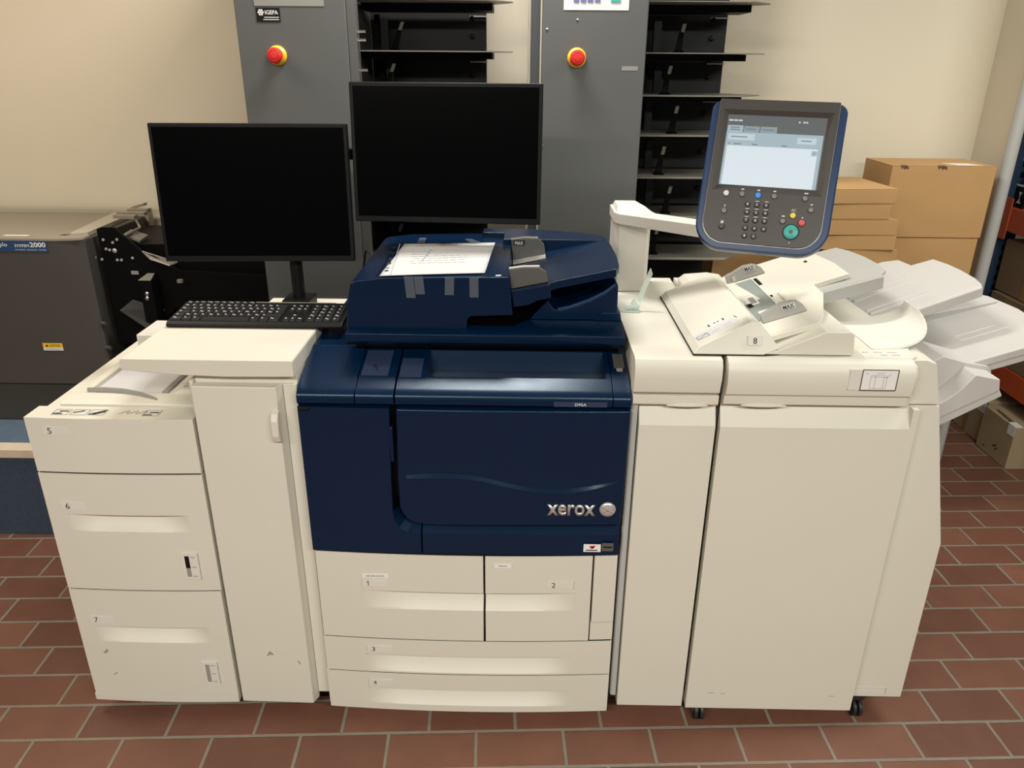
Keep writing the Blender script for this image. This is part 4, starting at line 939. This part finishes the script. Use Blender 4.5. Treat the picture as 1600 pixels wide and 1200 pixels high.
text('duplo', 'plate_text', whitep, bd, F, x(-9.5), x(12), pB.z+h_*.36, pB.z+h_*.80, .0018)
text('SYSTEM', 'plate_text', whitep, bd, F, x(23.5), x(46), pB.z+h_*.42, pB.z+h_*.66, .0018, bold=.01)
text('2000', 'plate_text', whitep, bd, F, x(47.5), x(72), pB.z+h_*.42, pB.z+h_*.84, .0018, bold=.02)
text('DYNAMIC  BOOKLET  MAKER', 'plate_text', paleink, bd, F, x(23.5), x(72), pB.z+h_*.14, pB.z+h_*.24, .0018)
pA, pB = at(66.5, 536, y=2.77), at(99.7, 547.5, y=2.77)
cz = card_on('caution_label', yellowp, D, F, pA.x, pB.x, (pA.z+pB.z)/2-.003, pA.z, 0, .0014)
text('CAUTION', 'caution_text', inkm, cz, F, pA.x+.026, pA.x+.068, (pA.z+pB.z)/2+.0005, pA.z-.0035, .0018)
MB(F).prism('z', [(pA.x+.010, (pA.z+pB.z)/2+.0005), (pA.x+.022, (pA.z+pB.z)/2+.0005), (pA.x+.016, pA.z-.003)], .0010, .0018).build('warning_triangle', inkm, cz)
cw = card_on('caution_note', whitep, D, F, pA.x, pB.x, pB.z, (pA.z+pB.z)/2-.0035, 0, .0014)
strokes('caution_lines', greyink, cw, F, [(pA.x+.005, pB.z+.006, pB.x-.005, pB.z+.006)], .004, .0018)
for z in (.70, .80, .62, .565): MB().cyl((-1.632, 2.805, z), (-1.606, 2.797, z), .008, n=12).build('side_screw', charcoal, D)

# ================================================================== BLACK FEED MECHANISM between machine and towers
G = thing('feed_bridge', 'black metal sheet feeding mechanism between the taupe machine and left collator tower', 'machine part', (-1.3, 3.0, .383))
MB().prism('y', [(-1.596, .70), (-1.598, 1.155), (-1.575, 1.161), (-1.532, 1.161), (-1.445, 1.075), (-1.305, 1.000), (-.98, .985), (-.98, .85), (-1.35, .85), (-1.50, .70)], 2.850, 2.862).build('side_plate', blackmetal, G, .001)
MB().box(-1.595, -.98, 2.90, 3.25, .60, 1.09).build('housing', blackmetal, G, .003)
MB().box(-1.59, -1.0, 2.88, 3.26, .384, .60).build('lower_frame', blackmetal, G, .003)
MB().box(-1.24, -.99, 2.93, 3.25, 1.09, 1.50).build('tower_drive', blackmetal, G, .004)
for u, v in ((490, 518), (662, 515), (610, 552), (527, 632), (572, 645), (632, 655), (390, 738), (476, 762), (668, 770), (720, 770), (858, 745)):
    q = at(100+u*.125, 310+v*.125, y=2.85); MB().lathe((q.x, 2.850, q.z), (0, -1, 0), [(.0055 if u != 632 else .009, 0), (.005, .003), (0, .004)], 12).build('bolt', silver, G)
def rod(p, q, y0, y1, r, m, nm): 
    a = at(*p, y=y0); b_ = at(*q, y=y1); return MB().cyl(a, b_, r, n=12).build(nm, m, G)
rod((193, 369), (217, 357), 2.86, 3.0, .006, plategrey, 'lever')
rod((219, 356), (211, 341), 3.0, 3.05, .004, silver, 'lever')
q = at(211, 339.5, y=3.05); MB().ellipsoid(q, .008, .008, .008).build('lever_knob', silver, G)
a = at(197, 362, y=3.0); b_ = at(231, 370, y=2.95)
MB().slab([at(192, 366, y=2.90), at(218, 376, y=2.90), at(232, 367, y=2.98), at(205, 358, y=3.02)], (0, 0, -.008)).build('feed_plate', plategrey, G)
for p, q, y, h_ in (((176, 336.5), (209, 338), 3.0, .012), ((181, 332), (225, 332.5), 3.05, .012), ((198, 327), (229, 327.5), 3.12, .012), ((205, 323.5), (224, 318), 3.2, .010)):
    a = at(*p, y=y); b_ = at(*q, y=y)
    MB().slab([(a.x, y, a.z), (b_.x, y, b_.z), (b_.x, y+.03, b_.z), (a.x, y+.03, a.z)], (0, 0, -h_)).build('guide_bar', duplotop, G)
a = at(221, 392, y=2.845); b_ = at(277, 411, y=2.90); c_ = at(233, 402, y=2.835); d_ = at(266, 415, y=2.845)
rod((222, 393), (277, 410), 2.845, 2.90, .003, silver, 'rail'); rod((234, 404), (265, 415), 2.84, 2.845, .003, silver, 'rail')
MB().slab([at(223, 394, y=2.849), at(235, 405, y=2.842), at(266, 414, y=2.847), at(276, 410.5, y=2.90)], (0, 0, -.004)).build('rail_plate', duplotop, G)
a = at(216, 438, y=2.78); b_ = at(235, 436, y=2.78)
po = MB().box(a.x, b_.x, 2.78, 2.84, .384, a.z).build('post', blackmetal, G, .002)
MB().slab([(a.x, 2.779, a.z+.001), (b_.x, 2.779, a.z+.001), (b_.x-.01, 2.84, a.z+.012), (a.x+.01, 2.84, a.z+.012)], (0, 0, -.002)).build('post_cap', plategrey, po)
for v in (459, 466):
    q = at(230, v, y=2.78); MB().ellipsoid((q.x, 2.779, q.z), .0085, .006, .0085).build('post_screw', chrome, po)
q = at(211, 426, y=2.848); MB(FRONT(2.848)).box(q.x-.014, q.x+.014, q.z-.007, q.z+.007, 0, .0015).build('plate_label', guidegrey, G)
q = at(281, 439.5, y=2.80); MB().box(q.x-.009, q.x+.009, 2.795, 2.81, q.z-.006, q.z+.006).build('sensor_clip', plategrey, G)
MB().slab([at(187, 485, y=2.80), at(220, 458, y=2.88), at(262, 480, y=2.86), at(228, 512, y=2.76)], (0, .002, -.004)).build('delivery_flap', darkpanel, G)
MB().cyl((-1.52, 2.80, .62), (-1.52, 2.80, .384), .02).build('leg', blackmetal, G)

# ================================================================== CARTONS beside the tower
CG = 'flat cardboard boxes stacked beside the right tower'
def carton(nm, label, cat, cx, cy, z0, w_, d_, h_, rz, m, group=None, flaps=True):
    t = thing(nm, label, cat, (cx, cy, z0), group, rz)
    Fm = Matrix.Translation((cx, cy, z0)) @ Matrix.Rotation(rz, 4, 'Z')
    MB(Fm).box(-w_/2, w_/2, -d_/2, d_/2, 0, h_-.002).build('carton_body', m, t, .003)
    MB(Fm).box(-w_/2, w_/2, -d_/2, -.0012, h_-.0018, h_).build('flap', m, t, .0008)
    MB(Fm).box(-w_/2, w_/2, .0012, d_/2, h_-.0018, h_).build('flap', m, t, .0008)
    return t, Fm
edges = [((1393, 296), (1310, 300), 24), ((1385.5, 322), (1302, 325), 22), ((1399, 345), (1300, 348), 23), ((1401, 370), (1302, 372), 22), ((1402.5, 392), (1310, 394), 23)]
desc = ['topmost flat cardboard box of the stack beside the console', 'second flat cardboard box from the top, set back at its right end', 'third flat cardboard box from the top, jutting out to the right', 'fourth flat cardboard box from the top of the flat stack', 'fifth flat cardboard box, lowest one showing above the grey tray']
zs = [1.344, 1.291, 1.237, 1.181, 1.128]
xr = [1.290, 1.281, 1.318, 1.324, 1.335]
for i in range(5):
    zt = zs[i]; hh = zs[i]-(zs[i+1] if i < 4 else 1.075)-.001
    carton('flat_box', desc[i], 'box', xr[i]-.13, 2.90, zt-hh, .27, .30, hh, R([-5, -3, -2, 0, -3][i])*-1, card, CG)
carton('flat_box', 'flat cardboard box at the bottom of the flat stack, on the dark carton', 'box', 1.19, 2.91, 1.020, .28, .30, .054, 0, card, CG)
carton('large_carton', 'brown carton in the shade below the console, right of the collator plates', 'box', .915, 3.195, .3835, .30, .25, .80, 0, card)
carton('large_carton', 'brown carton carrying the stack of flat boxes', 'box', 1.19, 2.905, .3835, .28, .30, .634, 0, card)
def big(label, z0, h_, w0, w1, y0, mm_=card):
    t, Fm = carton('large_carton', label, 'box', (w0+w1)/2, y0+.125, z0, w1-w0, .25, h_, 0, mm_, 'large cartons stacked by the wall corner')
    return t, Fm
bt, Fm = big('large cardboard carton on top of the stack by the wall corner, torn hand holes', 1.1235, .2705, 1.384, 1.775, 3.005)
for q, w_ in ((1472, .010), (1413, .008)):
    qq = at(q, 262, y=3.004)
    MB().prism('y', [(qq.x-w_*1.6, 1.3935), (qq.x-w_, 1.381), (qq.x-.2*w_, 1.389), (qq.x+.3*w_, 1.379), (qq.x+w_, 1.384), (qq.x+w_*2.2, 1.381), (qq.x+w_*1.7, 1.3938)], 3.0042, 3.0062).build('torn_hole', torn, bt)
    MB().slab([(qq.x-w_*1.8, 3.01, 1.3946), (qq.x+w_*1.2, 3.008, 1.3946), (qq.x+w_*2, 3.022, 1.3946), (qq.x-w_*.5, 3.026, 1.3946)], (0, 0, -.0006)).build('torn_edge', torn, bt)
MB().slab([(1.64, 3.03, 1.3948), (1.735, 3.03, 1.3948), (1.70, 3.09, 1.3948), (1.605, 3.09, 1.3948)], (0, 0, -.0006)).build('shipping_label', white, bt)
big('large cardboard carton directly under the torn topmost one by the wall corner', .853, .268, 1.40, 1.765, 3.0)
big('third large carton down in the stack by the wall corner', .582, .268, 1.39, 1.76, 3.0)
big('lowest large carton of the wall corner stack, standing on the tiles', .0, .580, 1.39, 1.76, 3.0)

# ================================================================== PALLET RACK (right)
RX = 2.33
RK = thing('storage_rack', 'pallet rack with dark blue uprights and orange beams at the right edge', 'rack', (2.75, 3.4, 0))
for x, y in ((RX, 3.80), (RX+.82, 3.80), (RX, 2.2), (RX+.82, 2.2)):
    u_ = MB().box(x, x+.085, y, y+.07, 0, 2.3).build('upright', rackblue, RK, .003)
    if y > 3 and x < 2.5:
        for k in range(40):
            for dy in (.018, .052):
                if (k % 2) == (dy > .03): MB().box(x-.0012, x+.001, y+dy-.007, y+dy+.007, .40+k*.042, .422+k*.042).build('slot', black, u_)
    if y > 3 and x < 2.5:
        for k in range(30): MB().box(x+.030, x+.050, y-.0012, y+.001, .50+k*.05, .525+k*.05).build('slot', black, u_)
zb1 = at(1562, 338, x=RX).z; zb2 = at(1578, 598, x=RX).z
for z in (zb1, zb2):
    for x in (RX-.004, RX+.80):
        bm_ = MB().prism('y', [(x, z-.055), (x+.05, z-.055), (x+.05, z+.02), (x+.03, z+.02), (x+.03, z+.055), (x, z+.055)], 2.27, 3.80).build('beam', orange, RK, .003)
        MB().box(x-.006, x, 3.74, 3.865, z-.095, z+.10).build('beam_bracket', orange, bm_, .002)
    MB().box(RX+.05, RX+.80, 2.3, 3.79, z+.0, z+.018).build('shelf_board', card2, RK)
MB().slab([(RX+.08, 3.835, 0.6), (RX+.82, 3.835, 1.3), (RX+.82, 3.835, 1.33), (RX+.08, 3.835, .63)], (0, .01, 0)).build('brace', rackblue, RK)
def rbox(nm, label, x0, x1, y0, y1, z0, z1, m, group=None):
    t = thing(nm, label, 'box', ((x0+x1)/2, (y0+y1)/2, z0), group)
    MB().box(x0, x1, y0, y1, z0, z1).build('carton_body', m, t, .004)
    return t
SIDE = lambda x: Matrix(((0, 0, -1, x), (-1, 0, 0, 0), (0, 1, 0, 0), (0, 0, 0, 1)))   # u = -y, v = +z, facing -x
# dark blue boxes on the upper beam, with white picture cards
bb = rbox('product_box', 'dark blue box with white picture cards on the upper orange beam', RX+.03, RX+.45, 2.9, 3.735, zb1+.056, zb1+.62, boxblue)
def pcard(p0, p1, xx):
    a = at(*p0, x=xx); b_ = at(*p1, x=xx); F = SIDE(xx)
    u0, u1 = -a.y, -b_.y; v0, v1 = b_.z, a.z
    c_ = MB(F).box(u0, u1, v0, v1, -.001, .002).build('picture_card', white, bb)
    return c_, F, u0, u1, v0, v1
c_, F, u0, u1, v0, v1 = pcard((1583, 285), (1606, 322), RX+.029)
w_, h_ = u1-u0, v1-v0
MB(F).box(u0+w_*.12, u1-w_*.1, v0+h_*.62, v1-h_*.1, .002, .003).build('card_photo', black, c_)
for cx in (.32, .74): MB(F).lathe((u0+w_*cx, v0+h_*.33, .002), (0, 0, 1), [(w_*.19, 0), (w_*.19, .001), (0, .001)], 20).build('card_disc', black, c_)
c_, F, u0, u1, v0, v1 = pcard((1589, 222), (1606, 252), RX+.029)
w_, h_ = u1-u0, v1-v0
strokes('card_print', black, c_, F, [(u0+w_*.1, v0+h_*.15, u0+w_*.9, v0+h_*.6)], .012, .003)
MB(F).box(u0+w_*.45, u1-w_*.1, v0+h_*.45, v1-h_*.12, .002, .003).build('card_photo', charcoal, c_)
# brown boxes on the lower beam
zl_ = zb2+.056
b1 = rbox('brown_carton', 'brown carton with tape stripe on the lower orange beam, beside the blue upright', RX+.02, RX+.46, 3.25, 3.76, at(1560, 455, x=RX+.02).z+.004, at(1572, 372, x=RX+.02).z, card2)
MB(SIDE(RX+.0195)).box(-3.55, -3.50, at(1560, 455, x=RX+.02).z+.005, at(1572, 372, x=RX+.02).z-.12, -.001, .001).build('tape_stripe', cardtape, b1)
b2 = rbox('brown_carton', 'brown carton with white shipping label directly under the taped carton', RX+.0, RX+.46, 3.18, 3.74, zb2+.056, at(1560, 455, x=RX+.02).z, card2)
a = at(1570, 475, x=RX-.0005); b_ = at(1591, 495, x=RX-.0005)
MB(SIDE(RX)).box(-a.y, -b_.y, b_.z, a.z, -.001, .0012).build('shipping_label', white, b2)
strokes('label_print', greyink, b2, SIDE(RX), [(-a.y+.02, a.z-.02-.02*k, -b_.y-.02, a.z-.02-.02*k) for k in range(4)], .008, .002)
MB(SIDE(RX)).box(-3.62, -3.57, zb2+.06, at(1560, 455, x=RX+.02).z-.004, -.001, .001).build('tape_stripe', cardtape, b2)
# worn cartons on the tiles
f1 = rbox('worn_carton', 'worn brown carton with white corner label on the tiles, nearest the camera', 2.265, 2.72, 3.20, 3.455, 0, .213, card3)
MB().slab([(2.275, 3.20, .2145), (2.49, 3.21, .2145), (2.49, 3.33, .2145), (2.29, 3.44, .2145)], (0, 0, -.0008)).build('lid_flap', card3, f1)
MB(SIDE(2.265)).box(-3.255, -3.204, .165, .2135, -.001, .0012).build('corner_label', white, f1)
MB().slab([(2.264, 3.202, .2155), (2.300, 3.202, .2155), (2.300, 3.262, .2155), (2.264, 3.262, .2155)], (0, 0, -.0008)).build('corner_label', white, f1)
MB().slab([(2.275, 3.27, .2158), (2.29, 3.262, .2158), (2.30, 3.40, .2158), (2.288, 3.405, .2158)], (0, 0, -.0008)).build('torn_edge', torn, f1)
strokes('dent', torn, f1, SIDE(2.2648), [(-3.33, .06, -3.30, .075), (-3.305, .05, -3.29, .065), (-3.40, .03, -3.385, .03)], .008, .0008)
f2 = rbox('worn_carton', 'worn brown carton on the tiles behind the one with the white corner label', 2.288, 2.72, 3.468, 3.72, 0, .226, card3)
MB(SIDE(2.288)).box(-3.545, -3.485, .155, .215, -.001, .0012).build('shipping_label', white, f2)
strokes('label_print', greyink, f2, SIDE(2.288), [(-3.54, .205-.012*k, -3.495, .205-.012*k) for k in range(4)], .004, .002)
MB(SIDE(2.288)).box(-3.640, -3.600, .0, .10, -.001, .001).build('tape_stripe', cardtape, f2)

# ================================================================== LIGHT
def lamp(name, loc, sx, sy, pw, col=(1, .93, .80), rot=(0, 0, 0)):
    l = bpy.data.lights.new(name, 'AREA'); l.shape = 'RECTANGLE'; l.size = sx; l.size_y = sy; l.energy = pw; l.color = col
    o = bpy.data.objects.new(name, l); C.objects.link(o); o.location = loc; o.rotation_euler = rot
    return o
lamp('ceiling_lamp', (-.14, 2.46, 2.74), .62, .20, 33, (1, .97, .93))
lamp('ceiling_lamp', (-2.0, 2.2, 2.74), 1.2, .35, 23, (1, .88, .72))
lamp('ceiling_lamp', (2.1, 1.9, 2.74), 1.2, .35, 36, (.97, 1, .93))
lamp('ceiling_lamp', (-1.3, -1.0, 2.74), 2.0, .4, 110, (1, .95, .86))
lamp('ceiling_lamp', (1.3, -1.0, 2.74), 2.0, .4, 110, (.985, 1, .925))
w = bpy.data.worlds.new('world'); S.world = w; w.use_nodes = True
w.node_tree.nodes['Background'].inputs['Color'].default_value = (1, .96, .90, 1)
w.node_tree.nodes['Background'].inputs['Strength'].default_value = .12
S.view_settings.view_transform = 'Standard'; S.view_settings.look = 'None'; S.view_settings.gamma = 1
S.view_settings.use_curve_mapping = False
S.view_settings.exposure = 0
